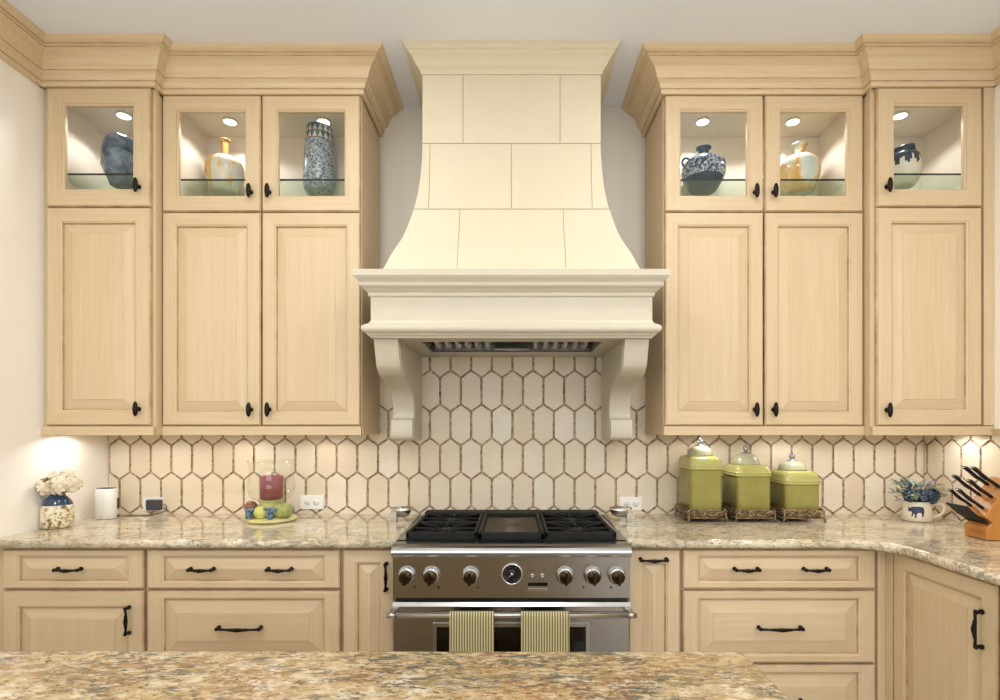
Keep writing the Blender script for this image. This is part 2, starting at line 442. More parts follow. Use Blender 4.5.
# parity: row (472-446 px) has uprights at x = 441.7 + 20.6 k px  -> tile centres half a tile off
u_row0 = .05225                   # lowest row: upright edges fall on X=0 -> centres at w/2
mb = hex_tiles(XL+.004, XR-.012, TZ0, TZ1, u_row0, VJ, tf=tf_back, vmid=1.76)
mb.box(XL, XR, -.004, 0, TZ0, TZ1, mi=2)
mb.box(-.672, .672, -.004, 0, TZ1, 1.76, mi=2)
tag(mb.build('tile_backsplash', ['tile', 'tile_edge', 'grout']), 'cream elongated hexagon tile backsplash with brown grout behind the range', 'backsplash')
def tf_right(u, v, d): return (XR-.004-d, u, v)
mb = hex_tiles(-1.9, -.012, TZ0, TZ1-.03, -.03, VJ, tf=tf_right)
mb.box(XR-.004, XR, -1.9, 0, TZ0, TZ1-.03, mi=2)
tag(mb.build('tile_backsplash', ['tile', 'tile_edge', 'grout']), 'strip of hexagon tile on the right side wall behind the knife block', 'backsplash')

# ------------------------------------------------------------------ crown
CP = [(0, -.152), (.014, -.152), (.016, -.147), (.016, -.134), (.021, -.130), (.021, -.126), (.026, -.112), (.036, -.103), (.040, -.101),
      (.040, -.096), (.046, -.076), (.058, -.056), (.078, -.041), (.088, -.036), (.088, -.031), (.098, -.028), (.098, -.022), (.110, -.017), (.118, -.010), (.120, -.004), (.120, 0), (0, 0)]
CM = [0]*21
for k in (3, 8, 13, 15): CM[k] = 1
YS, YD = -.35, -.405      # front of the doors: shallow and deep cabinets
XA = -.672; XB = -1.557; XA2 = .672; XB2 = 1.562
o = MB().sweep(CP, [(XL, YD+.004), (XB, YD+.004), (XB, YS+.004), (XA, YS+.004), (XA, 0)][::1], CM, zoff=ZC).build('crown_molding', ['crown', 'glaze'])
tag(o, 'glazed cream crown molding along the tops of the left wall cabinets', 'crown molding')
o = MB().sweep(CP, [(XA2, 0), (XA2, YS+.004), (XB2, YS+.004), (XB2, YD+.004), (XR, YD+.004)], CM, zoff=ZC).build('crown_molding', ['crown', 'glaze'])
tag(o, 'glazed cream crown molding along the tops of the right wall cabinets', 'crown molding')
struct(MB().sweep(CP, [(XL, -3.2), (XL, YD)], CM, zoff=ZC).build('trim_1', ['crown', 'glaze']))
struct(MB().sweep(CP, [(XR, YD), (XR, -3.2)], CM, zoff=ZC).build('trim_2', ['crown', 'glaze']))
struct(MB().sweep([(0, -.03), (.012, -.03), (.016, -.01), (.02, 0), (0, 0)], [(XR, YD), (XR, -1.9)], mi=0, zoff=TZ1).build('trim_3', ['paint_h']))

# ------------------------------------------------------------------ cabinet doors
def nested(mb, x0, x1, z0, z1, prof, tf, close=True, ex=0):
    """prof: list of (inset, out, material of the band that follows)"""
    rects = []
    for (i, d, m) in prof:
        e = ex if i > .010 else 0
        rects.append([(x0+i+e, z0+i, d), (x1-i-e, z0+i, d), (x1-i-e, z1-i, d), (x0+i+e, z1-i, d)])
    for a in range(len(rects)-1):
        vs = [tf(*p) for p in rects[a]+rects[a+1]]
        m = prof[a][2]
        if m == 'frame':   # stiles run full height with upright grain (index 0), rails between them (index 1)
            i0, i1 = prof[a][0], prof[a+1][0]
            mb.add(vs, [[0, 1, 5, 4], [1, 2, 6, 5], [2, 3, 7, 6], [3, 0, 4, 7]], [1, 0, 1, 0])
        else:
            mb.add(vs, [[k, (k+1) % 4, 4+(k+1) % 4, 4+k] for k in range(4)], m)
    if close:
        mb.add([tf(*p) for p in rects[-1]], [[0, 1, 2, 3]], prof[-1][2])
        mb.add([tf(*p) for p in rects[0]], [[3, 2, 1, 0]], 0)
    return mb
def tf_y(yf): return lambda x, z, d: (x, yf-d, z)
def tf_x(xf): return lambda u, z, d: (xf-d, u, z)       # faces -x, u runs along y
T = .02
def solid_door(name, x0, x1, z0, z1, tf, parent, st=.058, horiz=False, bev=.040, ex=0):
    bev = min(bev, (z1-z0-2*st)/2*.93-.004, (x1-x0-2*st-2*ex)/2*.80-.004)
    pr = [(0, 0, 2), (0, T-.006, 2), (.0015, T-.004, 3), (.006, T, 'frame'), (st-.008, T, 3), (st-.006, T-.0015, 'frame'), (st-.001, T-.004, 2), (st+.0012, T-.012, 2),
          (st+.0035, T-.012, 'frame'), (st+.0035+bev, T-.0015, 3), (st+.005+bev, T-.0005, 1 if horiz else 0)]
    return nested(MB(), x0, x1, z0, z1, pr, tf, ex=ex).build(name, ['paint_v', 'paint_h', 'glaze', 'glaze_soft'], parent)
def glass_door(x0, x1, z0, z1, yf, parent, st=.071):
    tf = tf_y(yf)
    pr = [(0, 0, 2), (0, T-.006, 2), (.0015, T-.004, 3), (.006, T, 'frame'), (st-.008, T, 3), (st-.007, T-.002, 'frame'), (st-.001, T-.006, 3), (st, T-.008, 0), (st, 0, 0), (0, 0, 0)]
    d = nested(MB(), x0, x1, z0, z1, pr, tf, False).build('glass_door', ['paint_v', 'paint_h', 'glaze', 'glaze_soft'], parent)
    gm = MB(); gm.add([tf(x0+st-.004, z0+st-.004, .008), tf(x1-st+.004, z0+st-.004, .008), tf(x1-st+.004, z1-st+.004, .008), tf(x0+st-.004, z1-st+.004, .008)], [[0, 1, 2, 3]])
    gm.build('glass_pane', 'pane', d)
    return d
def knob_at(x, z, yf, parent):
    m = MB()
    m.lathe([(0, 0), (.010, 0), (.010, .003), (.0055, .006), (.005, .018)], (0, 0, 0), 14, mat=Matrix.Translation((x, yf, z)) @ Matrix.Rotation(PI/2, 4, 'X'))
    m.ball((x, yf-.024, z), .033, n=16, sc3=(.34, .26, 1))
    return m.build('knob', 'bronze', parent)
def pull_at(cx, cz, f, parent, L=.095, vertical=False, face='y'):
    """wrought pull: two mushroom feet and a swelling bar"""
    pts = [(-1, .004), (-.98, .016), (-.88, .026), (-.6, .024), (-.3, .026), (0, .028), (.3, .026), (.6, .024), (.88, .026), (.98, .016), (1, .004)]
    rr = [.007, .0055, .005, .0042, .006, .0082, .006, .0042, .005, .0055, .007]
    def P(a, b, d):
        u, w = (b, a) if vertical else (a, b)
        return (cx+u, f-d, cz+w) if face == 'y' else (f-d, cx+u, cz+w)
    sag = -.0025
    m = MB().tube([P(t*L/2, sag*(1-t*t)*(1 if not vertical else -1.3), d) for t, d in pts], rr, 10)
    for s_ in (-1, 1): 
        m.ball(P(s_*L/2, .001, .006), .0085, n=10); m.ball(P(s_*L/2, .0, .024), .0075, n=10)
    for q in (-.42, .42): m.ball(P(q*L/2, sag*.7*(1 if not vertical else -1.3), .0255), .0062, n=8)
    return m.build('pull_handle', 'bronze', parent)

# ------------------------------------------------------------------ upper cabinets
ZT = ZC-.150; ZSP = HC+.9545; ZB1 = PZ(425.5, YS); ZBOT = PZ(435.2, YS)
SH = HC+1.123
def upper(label, x0, x1, yf, doors, knobs, side_l=True, pucks=(), under=()):
    c = thing('wall_cabinet', label, 'cabinet', ((x0+x1)/2, 0, ZBOT))
    yb = yf+T; t_ = .018
    m = MB()
    for (a, b) in ((x0, x0+t_), (x1-t_, x1)): m.box(a, b, yb+.02, -.0105, ZBOT, ZC-.004)
    m.box(x0, x1, yb+.021, -.0105, ZC-.16, ZC-.14); m.box(x0+t_, x1-t_, yb+.02, -.0105, ZBOT+.03, ZBOT+.045)
    m.box(x0+t_, x1-t_, yb+.02, -.0105, ZSP-.01, ZSP+.008, mi=1)
    m.box(x0+t_, x1-t_, -.022, -.0105, ZBOT+.03, ZC-.14, mi=1)
    for (a, b) in ((x0+t_, x0+t_+.003), (x1-t_-.003, x1-t_)): m.box(a, b, yb+.02, -.02, ZSP+.008, ZC-.16, mi=1)
    m.box(x0+t_, x1-t_, yb+.02, -.02, ZC-.164, ZC-.16, mi=1)
    m.build('carcass', ['paint_v', 'inside'], c)
    ff = MB()
    xs = [x0+.0]; 
    ff.box(x0, x0+.03, yb, yb+.02, ZBOT+.002, ZC-.14); ff.box(x1-.03, x1, yb, yb+.02, ZBOT+.002, ZC-.14)
    for (a, b) in ((ZC-.185, ZC-.14), (ZSP-.02, ZSP+.02), (ZBOT+.002, ZBOT+.05)): ff.box(x0+.03, x1-.03, yb, yb+.02, a, b, mi=1)
    ff.build('face_frame', ['paint_v', 'paint_h'], c)
    lr = MB().box(x0, x1, yf+.001, yf+.018, ZBOT, ZB1-.004, .0015)
    lr.box(x1-.001 if side_l else x0-.004, x1+.004 if side_l else x0+.001, yf+.02, -.012, ZBOT, ZBOT+.032)
    lr.build('light_rail', ['paint_h'], c)
    gs = MB().box(x0+t_+.004, x1-t_-.004, yb+.035, -.024, SH-.006, SH)
    gs.add([(x0+.022, yb+.0345, SH-.0075), (x1-.022, yb+.0345, SH-.0075), (x1-.022, yb+.0345, SH+.001), (x0+.022, yb+.0345, SH+.001)], [[0, 1, 2, 3]], 1)
    gs.build('glass_shelf', ['shelf_glass', 'shelf_edge'], c)
    pins = MB()
    for xx in (x0+t_+.008, x1-t_-.008):
        for yy in (yb+.06, -.06): pins.tube([(xx-.006, yy, SH-.011), (xx+.006, yy, SH-.011)], .004, 8)
    pins.build('shelf_pin', 'chrome', c)['kind'] = 'stuff'
    ds = []
    for (a, b) in doors:
        ds.append((glass_door(a, b, ZSP+.0018, ZT-.0015, yb, c, .077 if yf < -.38 else .071), solid_door('raised_panel_door', a, b, ZB1, ZSP-.0022, tf_y(yb), c, .068 if yf < -.38 else .063)))
    for i, (kx, kz0, kz1) in enumerate(knobs):
        knob_at(kx, kz0, yf, ds[i][0]); knob_at(kx, kz1, yf, ds[i][1])
    for (px_, py_) in pucks:
        p = MB().lathe([(.033, 0), (.035, -.004), (.030, -.009), (.0285, -.009)], (px_, py_, ZC-.164), 24, 0, closed=True).lathe([(.0285, -.008), (.001, -.008)], (px_, py_, ZC-.164), 24, 1).build('puck_light', ['white_plastic', 'lamp'], c)
        spot((px_, py_, ZC-.178), 6.5, 140, .028)
    for (px_, py_, e) in under:
        MB().lathe([(.033, 0), (.035, -.004), (.030, -.009), (.0285, -.009)], (px_, py_, ZBOT+.03), 24, 0, closed=True).lathe([(.0285, -.008), (.001, -.008)], (px_, py_, ZBOT+.03), 24, 1).build('under_cabinet_light', ['white_plastic', 'lamp'], c)
        spot((px_, py_, ZBOT+.016), e*1.0, 165, .03)
    return c
LIGHTC = (1.0, .86, .68)
def spot(loc, e, ang, r):
    d = bpy.data.lights.new('spot', 'SPOT'); d.energy = e; d.spot_size = math.radians(ang); d.spot_blend = .35
    d.shadow_soft_size = r; d.color = (1, .975, .95)
    o = bpy.data.objects.new('puck_lamp', d); COL.objects.link(o); o.location = loc; return o
kz0 = PZ(190.5, YS-.02); kz1 = PZ(409.5, YS-.02)
sd = lambda px: PX(px, YD); ss = lambda px: PX(px, YS)
upper('deep cream wall cabinet with one glass door in the left corner, slate blue vase inside', XL+.001, XB, YD,
      [(sd(46), sd(149.8))], [(sd(139), PZ(187, YD), PZ(409, YD))], pucks=[(-1.815, -.22)], under=[(-1.95, -.30, 2.6), (-1.68, -.24, 2.0)])
upper('cream double-door wall cabinet left of the hood holding an amber bottle and patterned vase', XB+.001, XA, YS,
      [(ss(162), ss(260.4)), (ss(261.8), ss(360))], [(ss(251), kz0, kz1), (ss(269.3), kz0, kz1)], pucks=[(-1.345, -.17), (-.90, -.17)], under=[(-1.32, -.2, 2.6), (-.92, -.2, 2.6)])
upper('cream double-door wall cabinet right of the hood holding a blue amphora and ochre jug', XA2, XB2-.001, YS,
      [(ss(665), ss(763.5)), (ss(765.2), ss(863.5))], [(ss(754.8), kz0, kz1), (ss(773.5), kz0, kz1)], False, pucks=[(.905, -.17), (1.335, -.17)], under=[(.92, -.2, 2.6), (1.34, -.2, 2.6)])
c4 = upper('deep cream wall cabinet with one glass door in the right corner, white dripped vase inside', XB2, XR-.001, YD,
      [(sd(877.3), sd(982.5))], [(sd(886.5), PZ(187, YD), PZ(410, YD))], False, pucks=[(1.81, -.22)], under=[(1.99, -.30, 2.6), (1.72, -.24, 2.0)])
MB().box(sd(984.5), XR-.001, YD+.002, YD+.019, ZB1, ZT, .0015).build('filler_strip', 'paint_v', c4)

# ------------------------------------------------------------------ base cabinets
YBF = -.62; YC = YBF+T
Z1 = PZ(549.5, YBF); Z2 = PZ(589, YBF); Z3 = PZ(591.2, YBF); Z4 = PZ(663, YBF); Z5 = PZ(665.3, YBF)
bx = lambda px: PX(px, YBF)
def base_shell(label, x0, x1, extra=None):
    c = thing('base_cabinet', label, 'cabinet', ((x0+x1)/2, -.3, 0))
    m = MB().box(x0+.0005, x1-.0005, YC, -.012, .105, .878); m.box(x0+.002, x1-.002, YC+.06, -.012, 0, .105, mi=0)
    m.build('carcass', ['glaze_soft' if extra is None else extra], c)
    return c
def drawer(c, x0, x1, z0, z1, pulls, L=.095, st=.031):
    d = solid_door('drawer_front', x0, x1, z0, z1, tf_y(YC), c, st=st, horiz=True, bev=.048, ex=.066-st)
    for (p, zz) in pulls: pull_at(p, zz, YBF, d, L)
    return d
zp = PZ(570, YBF-.02); zp2 = PZ(629, YBF-.02)
c = base_shell('cream base cabinet in the left corner with one drawer over a door', XL+.001, bx(145), 'paint_v')
drawer(c, bx(2), bx(143.3), Z2, Z1, [(bx(70.5), zp)], .09)
d = solid_door('cabinet_door', bx(2), bx(143.3), .12, Z3, tf_y(YC), c, st=.066)
pull_at(bx(129.5), PZ(619.5, YBF), YBF, d, .10, True)
c = base_shell('wide cream base cabinet of drawers left of the range under the fruit candle holder', bx(145), bx(341), 'paint_v')
drawer(c, bx(146.7), bx(339.8), Z2, Z1, [(bx(203), zp), (bx(280.5), zp)], .09)
drawer(c, bx(146.7), bx(339.8), Z4, Z3, [(bx(240.5), zp2)], .165, .034)
drawer(c, bx(146.7), bx(339.8), .12, Z5, [(bx(240.5), .33)], .165, .034)
c = base_shell('narrow cream base cabinet with an upright pull left of the range', bx(341), -.4605, 'paint_v')
d = solid_door('cabinet_door', bx(342.6), bx(394.3), .12, Z1, tf_y(YC), c, st=.058, bev=.045)
pull_at(bx(386.5), PZ(576, YBF), YBF, d, .10, True)
c = base_shell('narrow cream pull-out cabinet with a level pull right of the range', .4525, bx(682), 'paint_v')
d = solid_door('cabinet_door', bx(628.5), bx(680.6), .12, Z1, tf_y(YC), c, st=.058, bev=.045)
pull_at(bx(653), PZ(559, YBF), YBF, d, .10)
c = base_shell('wide cream base cabinet of drawers under the green canisters', bx(682), bx(878), 'paint_v')
drawer(c, bx(683), bx(875.8), Z2, Z1, [(bx(745.5), zp), (bx(814.5), zp)], .09)
drawer(c, bx(683), bx(875.8), Z4, Z3, [(bx(779), zp2)], .165, .034)
drawer(c, bx(683), bx(875.8), .12, Z5, [(bx(779), PZ(700, YBF))], .165, .034)
# corner unit, turning to the right-hand leg
XF = 1.470
c = thing('base_cabinet', 'cream corner base cabinet with a full height door facing the island', 'cabinet', (1.7, -.6, 0))
m = MB().box(bx(878)+.0005, XR-.002, YC, -.012, .105, .878); m.box(XF+T, XR-.002, -1.116, YC, .105, .878)
m.box(XF+.08, XR-.002, -1.11, -.3, 0, .105); m.box(bx(878)+.001, XF+.08, YC+.06, -.3, 0, .105)
m.build('carcass', 'paint_v', c)
m = MB().box(bx(878.5), XF+.004, YBF+.003, YC, .12, .877, .002); m.box(XF+.0, XF+T, -.655, YBF+.002, .12, .877, .002)
m.build('corner_post', 'paint_v', c)
d = solid_door('cabinet_door', -1.112, -.660, .12, .874, tf_x(XF+T), c, st=.062)
pull_at(-1.066, .722, XF, d, .11, True, 'x')
c = thing('base_cabinet', 'cream base cabinet at the right edge under the knife block end of the counter', 'cabinet', (1.7, -1.5, 0))
m = MB().box(XF+T, XR-.002, -1.9, -1.117, .105, .878); m.box(XF+.08, XR-.002, -1.9, -1.13, 0, .105); m.build('carcass', 'paint_v', c)
d = solid_door('cabinet_door', -1.58, -1.118, .12, .874, tf_x(XF+T), c, st=.062); pull_at(-1.53, .722, XF, d, .11, True, 'x')

# ------------------------------------------------------------------ worktops
def slab(poly, name, mat, z0=.880, z1=.915, r=.014):
    """flat slab with an eased, slightly bulging edge"""
    n = len(poly); P = [Vector(p) for p in poly]
    nr = []
    for i in range(n):
        a, b, c_ = P[i-1], P[i], P[(i+1) % n]
        d1 = (b-a).normalized(); d2 = (c_-b).normalized()
        n1 = Vector((d1.y, -d1.x)); n2 = Vector((d2.y, -d2.x)); m_ = n1+n2; m_ /= max(.3, m_.dot(n1)); nr.append(m_)
    lv = []
    for k in range(5):
        a = k/4*PI/2; lv.append((r*(1-math.sin(a)), z0+r*(1-math.cos(a))) if False else (r*(1-math.sin(a)), z0 + r*(1-math.cos(a))))
    for k in range(5):
        a = k/4*PI/2; lv.append((r*(1-math.cos(a)), z1-r+r*math.sin(a)))
    mb = MB(); vs = []
    for (ins, z) in lv:
        for p, m_ in zip(P, nr): q = p-m_*ins; vs.append((q.x, q.y, z))
    fs = [[l*n+k, l*n+(k+1) % n, (l+1)*n+(k+1) % n, (l+1)*n+k] for l in range(len(lv)-1) for k in range(n)]
    mb.add(vs, fs, 0, True)
    mb.add(vs[:n], [list(range(n))]); mb.add(vs[-n:], [list(range(n))])
    return mb.build(name, mat)
YCF = -.652
o = slab([(XL+.001, -.0), (XL+.001, YCF), (-.4625, YCF), (-.4625, -.0)][::1], 'granite_worktop', 'granite')
tag(o, 'polished cream granite worktop running left of the range to the side wall', 'worktop')
arc = [(1.44-.15+.15*math.sin(a), YCF-.15+.15*math.cos(a)) for a in [k/8*PI/2 for k in range(9)]]
o = slab([(.4545, 0), (.4545, YCF)] + arc + [(1.445, -1.9), (XR-.001, -1.9), (XR-.001, 0)], 'granite_worktop', 'granite')
tag(o, 'polished cream granite worktop curving from the range into the right corner', 'worktop')
IY = -1.693
ic = [(.455-.02+.02*math.sin(a), IY-.02+.02*math.cos(a)) for a in (PI/2, PI/3, PI/6, 0)]
o = slab([(-1.7, IY+.006)] + [(-1.7, -2.68), (.455, -2.68)] + ic, 'island_worktop', 'granite_island', z0=.882)
tag(o, 'gold and grey speckled granite top of the island in the foreground', 'worktop')
c = thing('island_cabinet', 'cream panelled island cabinet beneath the foreground granite top', 'cabinet', (-.6, -2.2, 0))
MB().box(-1.66, .415, -2.64, -1.74, .105, .880).box(-1.6, .36, -2.58, -1.80, 0, .105).build('carcass', 'paint_v', c)
for k in range(4): solid_door('cabinet_door', -1.65+k*.515, -1.65+k*.515+.505, .12, .87, lambda u, z, d: (u, -1.74+d, z), c)

# ------------------------------------------------------------------ range hood
HX = -.004
hd = thing('range_hood', 'tall cream plaster range hood with mantel shelf and corbels over the range', 'range hood', (HX, 0, 1.29))
tt = [(1.964, 1.0), (2.005, .875), (2.058, .74), (2.137, .50), (2.204, .35), (2.304, .18), (2.393, .08), (2.50, .02), (2.572, .0), (2.977, 0)]
def tz(z):
    for i in range(len(tt)-1):
        if z <= tt[i+1][0]:
            # smooth interpolation
            z0_, t0 = tt[i]; z1_, t1 = tt[i+1]
            def sl(k):
                if k <= 0: return (tt[1][1]-tt[0][1])/(tt[1][0]-tt[0][0])
                if k >= len(tt)-1: return 0
                return (tt[k+1][1]-tt[k-1][1])/(tt[k+1][0]-tt[k-1][0])
            h = z1_-z0_; u = (z-z0_)/h; m0, m1 = sl(i)*h, sl(i+1)*h
            return max(0, (2*u**3-3*u*u+1)*t0+(u**3-2*u*u+u)*m0+(-2*u**3+3*u*u)*t1+(u**3-u*u)*m1)
    return 0
def HW(z): return .385+.139*tz(z)
def HD(z): return .41+.19*tz(z)
ch = MB()
# backing surface seen in the joints
zs = [1.950+(2.977-1.95)*k/60 for k in range(61)]
vs = []
for z in zs:
    zz = max(z, 1.964)
    w, d_ = HW(zz)-.003, HD(zz)-.003
    vs += [(HX-w, 0, z), (HX-w, -d_, z), (HX+w, -d_, z), (HX+w, 0, z)]
ch.add(vs, [[l*4+k, l*4+k+1, (l+1)*4+k+1, (l+1)*4+k] for l in range(60) for k in range(3)], 1)
rows = [(1.9605, PZ(212, -.42), [(460, .45), (563, .45)]), (PZ(212, -.42), PZ(143.5, -.41), [(430, .41), (511.5, .41), (591, .41)]), (PZ(143.5, -.41), 2.977, [(463, .41), (560, .41)])]
jg = .0016
for (za, zb, js) in rows:
    xs = [PX(p, -d_) for p, d_ in js]
    cols = [None]+xs+[None]
    nz = 18 if za < 2.5 else 3
    for c0, c1 in zip(cols[:-1], cols[1:]):
        vs = []; nx = 1
        for k in range(nz+1):
            z = za+jg+(zb-za-2*jg)*k/nz; w, d_ = HW(z), HD(z)
            a = (HX-w) if c0 is None else c0+jg; b = (HX+w) if c1 is None else c1-jg
            vs += [(a, -d_+.003, z), (a, -d_, z), (b, -d_, z), (b, -d_+.003, z)]
        ch.add(vs, [[l*4+k, l*4+k+1, (l+1)*4+k+1, (l+1)*4+k] for l in range(nz) for k in range(3)], 0, False)
    for sg in (-1, 1):
        vs = []
        for k in range(nz+1):
            z = za+jg+(zb-za-2*jg)*k/nz; w, d_ = HW(z), HD(z)
            vs += [(HX+sg*w, -d_, z), (HX+sg*w, 0, z)]
        ch.add(vs, [[l*2, l*2+1, (l+1)*2+1, (l+1)*2] for l in range(nz)], 0, False)
ch.build('chimney', ['hood', 'hood_joint'], hd)
hp = [(0, -.101), (.006, -.101), (.008, -.090), (.014, -.082), (.022, -.074), (.030, -.060), (.040, -.046), (.050, -.036), (.052, -.030), (.060, -.024), (.066, -.014), (.069, -.010), (.069, 0), (0, 0)]
MB().sweep(hp, [(HX-.385, 0), (HX-.385, -.41), (HX+.385, -.41), (HX+.385, 0)], zoff=ZC).build('crown', 'hood', hd)
# flip direction check: outward is the right-hand side of travel
mp = [(-.02, 1.706), (0, 1.706), (.004, 1.712), (.010, 1.716), (.014, 1.722), (.024, 1.7275), (.028, 1.732), (.030, 1.738), (.030, 1.745), (.028, 1.751), (.021, 1.755), (.019, 1.758),
      (.012, 1.760), (.005, 1.766), (0, 1.776), (0, 1.868), (.006, 1.870), (.008, 1.876), (.008, 1.884), (.014, 1.888), (.022, 1.896), (.034, 1.904), (.036, 1.908), (.036, 1.918), (.042, 1.926), (.050, 1.934), (.052, 1.939), (.055, 1.940), (.055, 1.964), (-.02, 1.964)]
mpath = [(HX-.557, 0), (HX-.557, -.61), (HX+.557, -.61), (HX+.557, 0)]
mt = MB().sweep(mp, mpath)
mt.box(HX-.56, HX+.56, -.615, 0, 1.950, 1.9635)
mt.box(HX-.556, HX-.382, -.609, 0, 1.7065, 1.722); mt.box(HX+.382, HX+.556, -.609, 0, 1.7065, 1.722)
mt.box(HX-.382, HX+.382, -.609, -.51, 1.7065, 1.722); mt.box(HX-.382, HX+.382, -.16, 0, 1.7065, 1.722)
mt.build('mantel', ['mantel'], hd)
ln = MB()
for b in ((-.382, -.376, -.51, -.16), (.376, .382, -.51, -.16), (-.376, .376, -.51, -.504), (-.376, .376, -.166, -.16)):
    ln.box(HX+b[0], HX+b[1], b[2], b[3], 1.712, 1.84)
ln.box(HX-.376, HX+.376, -.504, -.166, 1.835, 1.84)
ln.build('liner', 'steel_dark', hd)
for (a, b) in ((-.37, -.09), (.09, .37)):
    f_ = MB(); n = 6
    for k in range(n):
        x0_ = HX+a+(b-a)*k/n
        w = (b-a)/n
        pf = [(x0_+.004, 0), (x0_+w*.30, .022), (x0_+w*.62, .022), (x0_+w-.004, 0), (x0_+w-.006, -.001), (x0_+w*.60, .019), (x0_+w*.32, .019), (x0_+.006, -.001)]
        vs = [(u, -.172, 1.724-h_) for u, h_ in pf]+[(u, -.495, 1.810-h_) for u, h_ in pf]
        f_.add([(v[0], v[1], v[2]+.022) for v in vs], [[q, (q+1) % 8, 8+(q+1) % 8, 8+q] for q in range(8)])
    f_.box(HX+a, HX+b, -.172, -.167, 1.722, 1.728)
    f_.build('baffle_filter', 'steel', hd)
MB().box(HX-.085, HX+.085, -.19, -.168, 1.722, 1.80, .003).build('control_plate', 'steel_dark', hd)
cpf = catmull([(.0, 1.706), (.586, 1.706)], 1)
curve = catmull([(.590, 1.706), (.582, 1.685), (.568, 1.652), (.556, 1.620), (.538, 1.592), (.495, 1.568), (.43, 1.557), (.36, 1.546), (.298, 1.526), (.260, 1.495), (.240, 1.455), (.232, 1.420), (.238, 1.398), (.252, 1.392), (.268, 1.385), (.278, 1.360), (.280, 1.325), (.272, 1.302), (.250, 1.291)], 4)
poly = [(-.0105, 1.706)] + [(-d_, z) for d_, z in curve] + [(-.0105, 1.291)]
for sg in (-1, 1):
    cb = MB(); x0_, x1_ = sorted((HX+sg*.454, HX+sg*.55))
    cb.prism(poly, 'x', x0_, x1_)
    ins = [(-.03, 1.69)] + [(-(d_-.022), z-.004) for d_, z in curve[3:-4]] + [(-.03, 1.31)]
    cb.prism(ins, 'x', x0_-.003, x1_+.003)
    cb.build('corbel', 'mantel', hd, bevel=.0025)

# ------------------------------------------------------------------ range
RX0, RX1 = -.4605, .4525; RC = (RX0+RX1)/2
rg = thing('gas_range', 'stainless steel gas range with griddle and six knobs below the hood', 'range', (RC, -.3, 0))
MB().box(RX0+.003, RX1-.003, -.625, -.012, .09, .872).box(RX0+.03, RX1-.03, -.56, -.05, 0, .09).build('body', 'steel_dark', rg)
top = MB().box(RX0+.001, RX1-.001, -.63, -.012, .872, .905, .002)
pr = [(-.60, .862)] + [(-.655-.047*math.sin(a), .8765+.0285*-math.cos(a)) for a in [k/10*PI for k in range(11)]] + [(-.60, .905)]
top.prism(pr, 'x', RX0, RX1, smooth=False)
top.build('cooktop', 'steel', rg)
MB().box(RX0+.035, RX1-.035, -.612, -.10, .9045, .9075, .001).build('burner_tray', 'black', rg)
MB().add([(RX0+.004, -.62, .862), (RX1-.004, -.62, .862), (RX1-.004, -.690, .858), (RX0+.004, -.690, .858), (RX0+.004, -.62, .702), (RX1-.004, -.62, .702), (RX1-.004, -.686, .702), (RX0+.004, -.686, .702)],
   [[0, 1, 2, 3], [4, 5, 6, 7], [3, 2, 6, 7], [0, 3, 7, 4], [1, 2, 6, 5], [0, 1, 5, 4]]).build('control_panel', 'steel_dark', rg)
MB().box(RX0+.014, RX1-.014, -.675, -.62, .688, .7015).build('vent_gap', 'black', rg)
# oven door
dr = MB(); YO = -.668
dr.box(RX0+.002, RX1-.002, YO, -.626, .13, .640, .003)
prf = [(-.626, .688), (-.662, .688), (-.676, .682), (-.684, .668), (-.682, .650), (-.668, .640), (-.626, .640)]
dr.prism(prf, 'x', RX0+.002, RX1-.002, mi=1)
od = dr.build('oven_door', ['steel_dark', 'steel_bright'], rg)
wx0, wx1 = PX(437, YO), PX(585.5, YO); wz1 = PZ(626.5, YO)
MB().box(wx0, wx1, YO-.003, YO+.002, .27, wz1, .001).build('window', 'black_glass', od)
fr = MB()
for b in ((wx0-.016, wx0, .25, wz1+.016), (wx1, wx1+.016, .25, wz1+.016), (wx0, wx1, wz1, wz1+.016), (wx0, wx1, .25, .27)):
    fr.box(b[0], b[1], YO-.006, YO+.002, b[2], b[3], .0015)
fr.build('window_frame', 'steel', od)
HY, HZ = -.742, PZ(615.6, -.742)
hn = MB().tube([(RX0-.006, HY, HZ), (RX1+.008, HY, HZ)], .0098, 20)
for xx in (RX0+.012, RX1-.012): 
    hn.box(xx-.014, xx+.014, HY+.002, YO-.012, HZ-.008, HZ+.010, .003)
    hn.lathe([(.0112, -.012), (.0112, .012)], (0, 0, 0), 20, mat=Matrix.Translation((xx, HY, HZ)) @ Matrix.Rotation(PI/2, 4, 'Y'))
hn.build('door_handle', 'steel_bright', rg)
MB().box(RX0+.004, RX1-.004, -.66, -.6, .09, .122, .002).build('kick_panel', 'steel_dark', rg)
# knobs
YP = -.688
Rx = Matrix.Rotation(PI/2, 4, 'X')
for i, kx in enumerate((405.6, 430.3, 469.8, 565.2, 593, 617.3)):
    x = PX(kx+.3, YP-.02); z = PZ(576.5, YP-.02)
    k = MB().lathe([(.0, 0), (.033, 0), (.0345, .003), (.0345, .007), (.031, .012), (.0295, .014), (.0295, .018), (.027, .022), (.0245, .022)], mat=Matrix.Translation((x, YP+.001, z)) @ Rx, n=36, closed=True).build('control_knob', ['chrome'], rg)
    gr = MB().lathe([(.0245, .020), (.0245, .040), (.0225, .044), (.0, .0445)], mat=Matrix.Translation((x, YP, z)) @ Rx, n=30)
    gr.box(x-.0052, x+.0052, YP-.062, YP-.042, z-.0245, z+.0245, .002)
    gr.build('knob_grip', ['brown_grip'], k)
    if i: pass
for kx in (415, 438, 478.5, 583.5, 611.5):
    pass
gx, gz = PX(512, YP-.006), PZ(574.3, YP-.006)
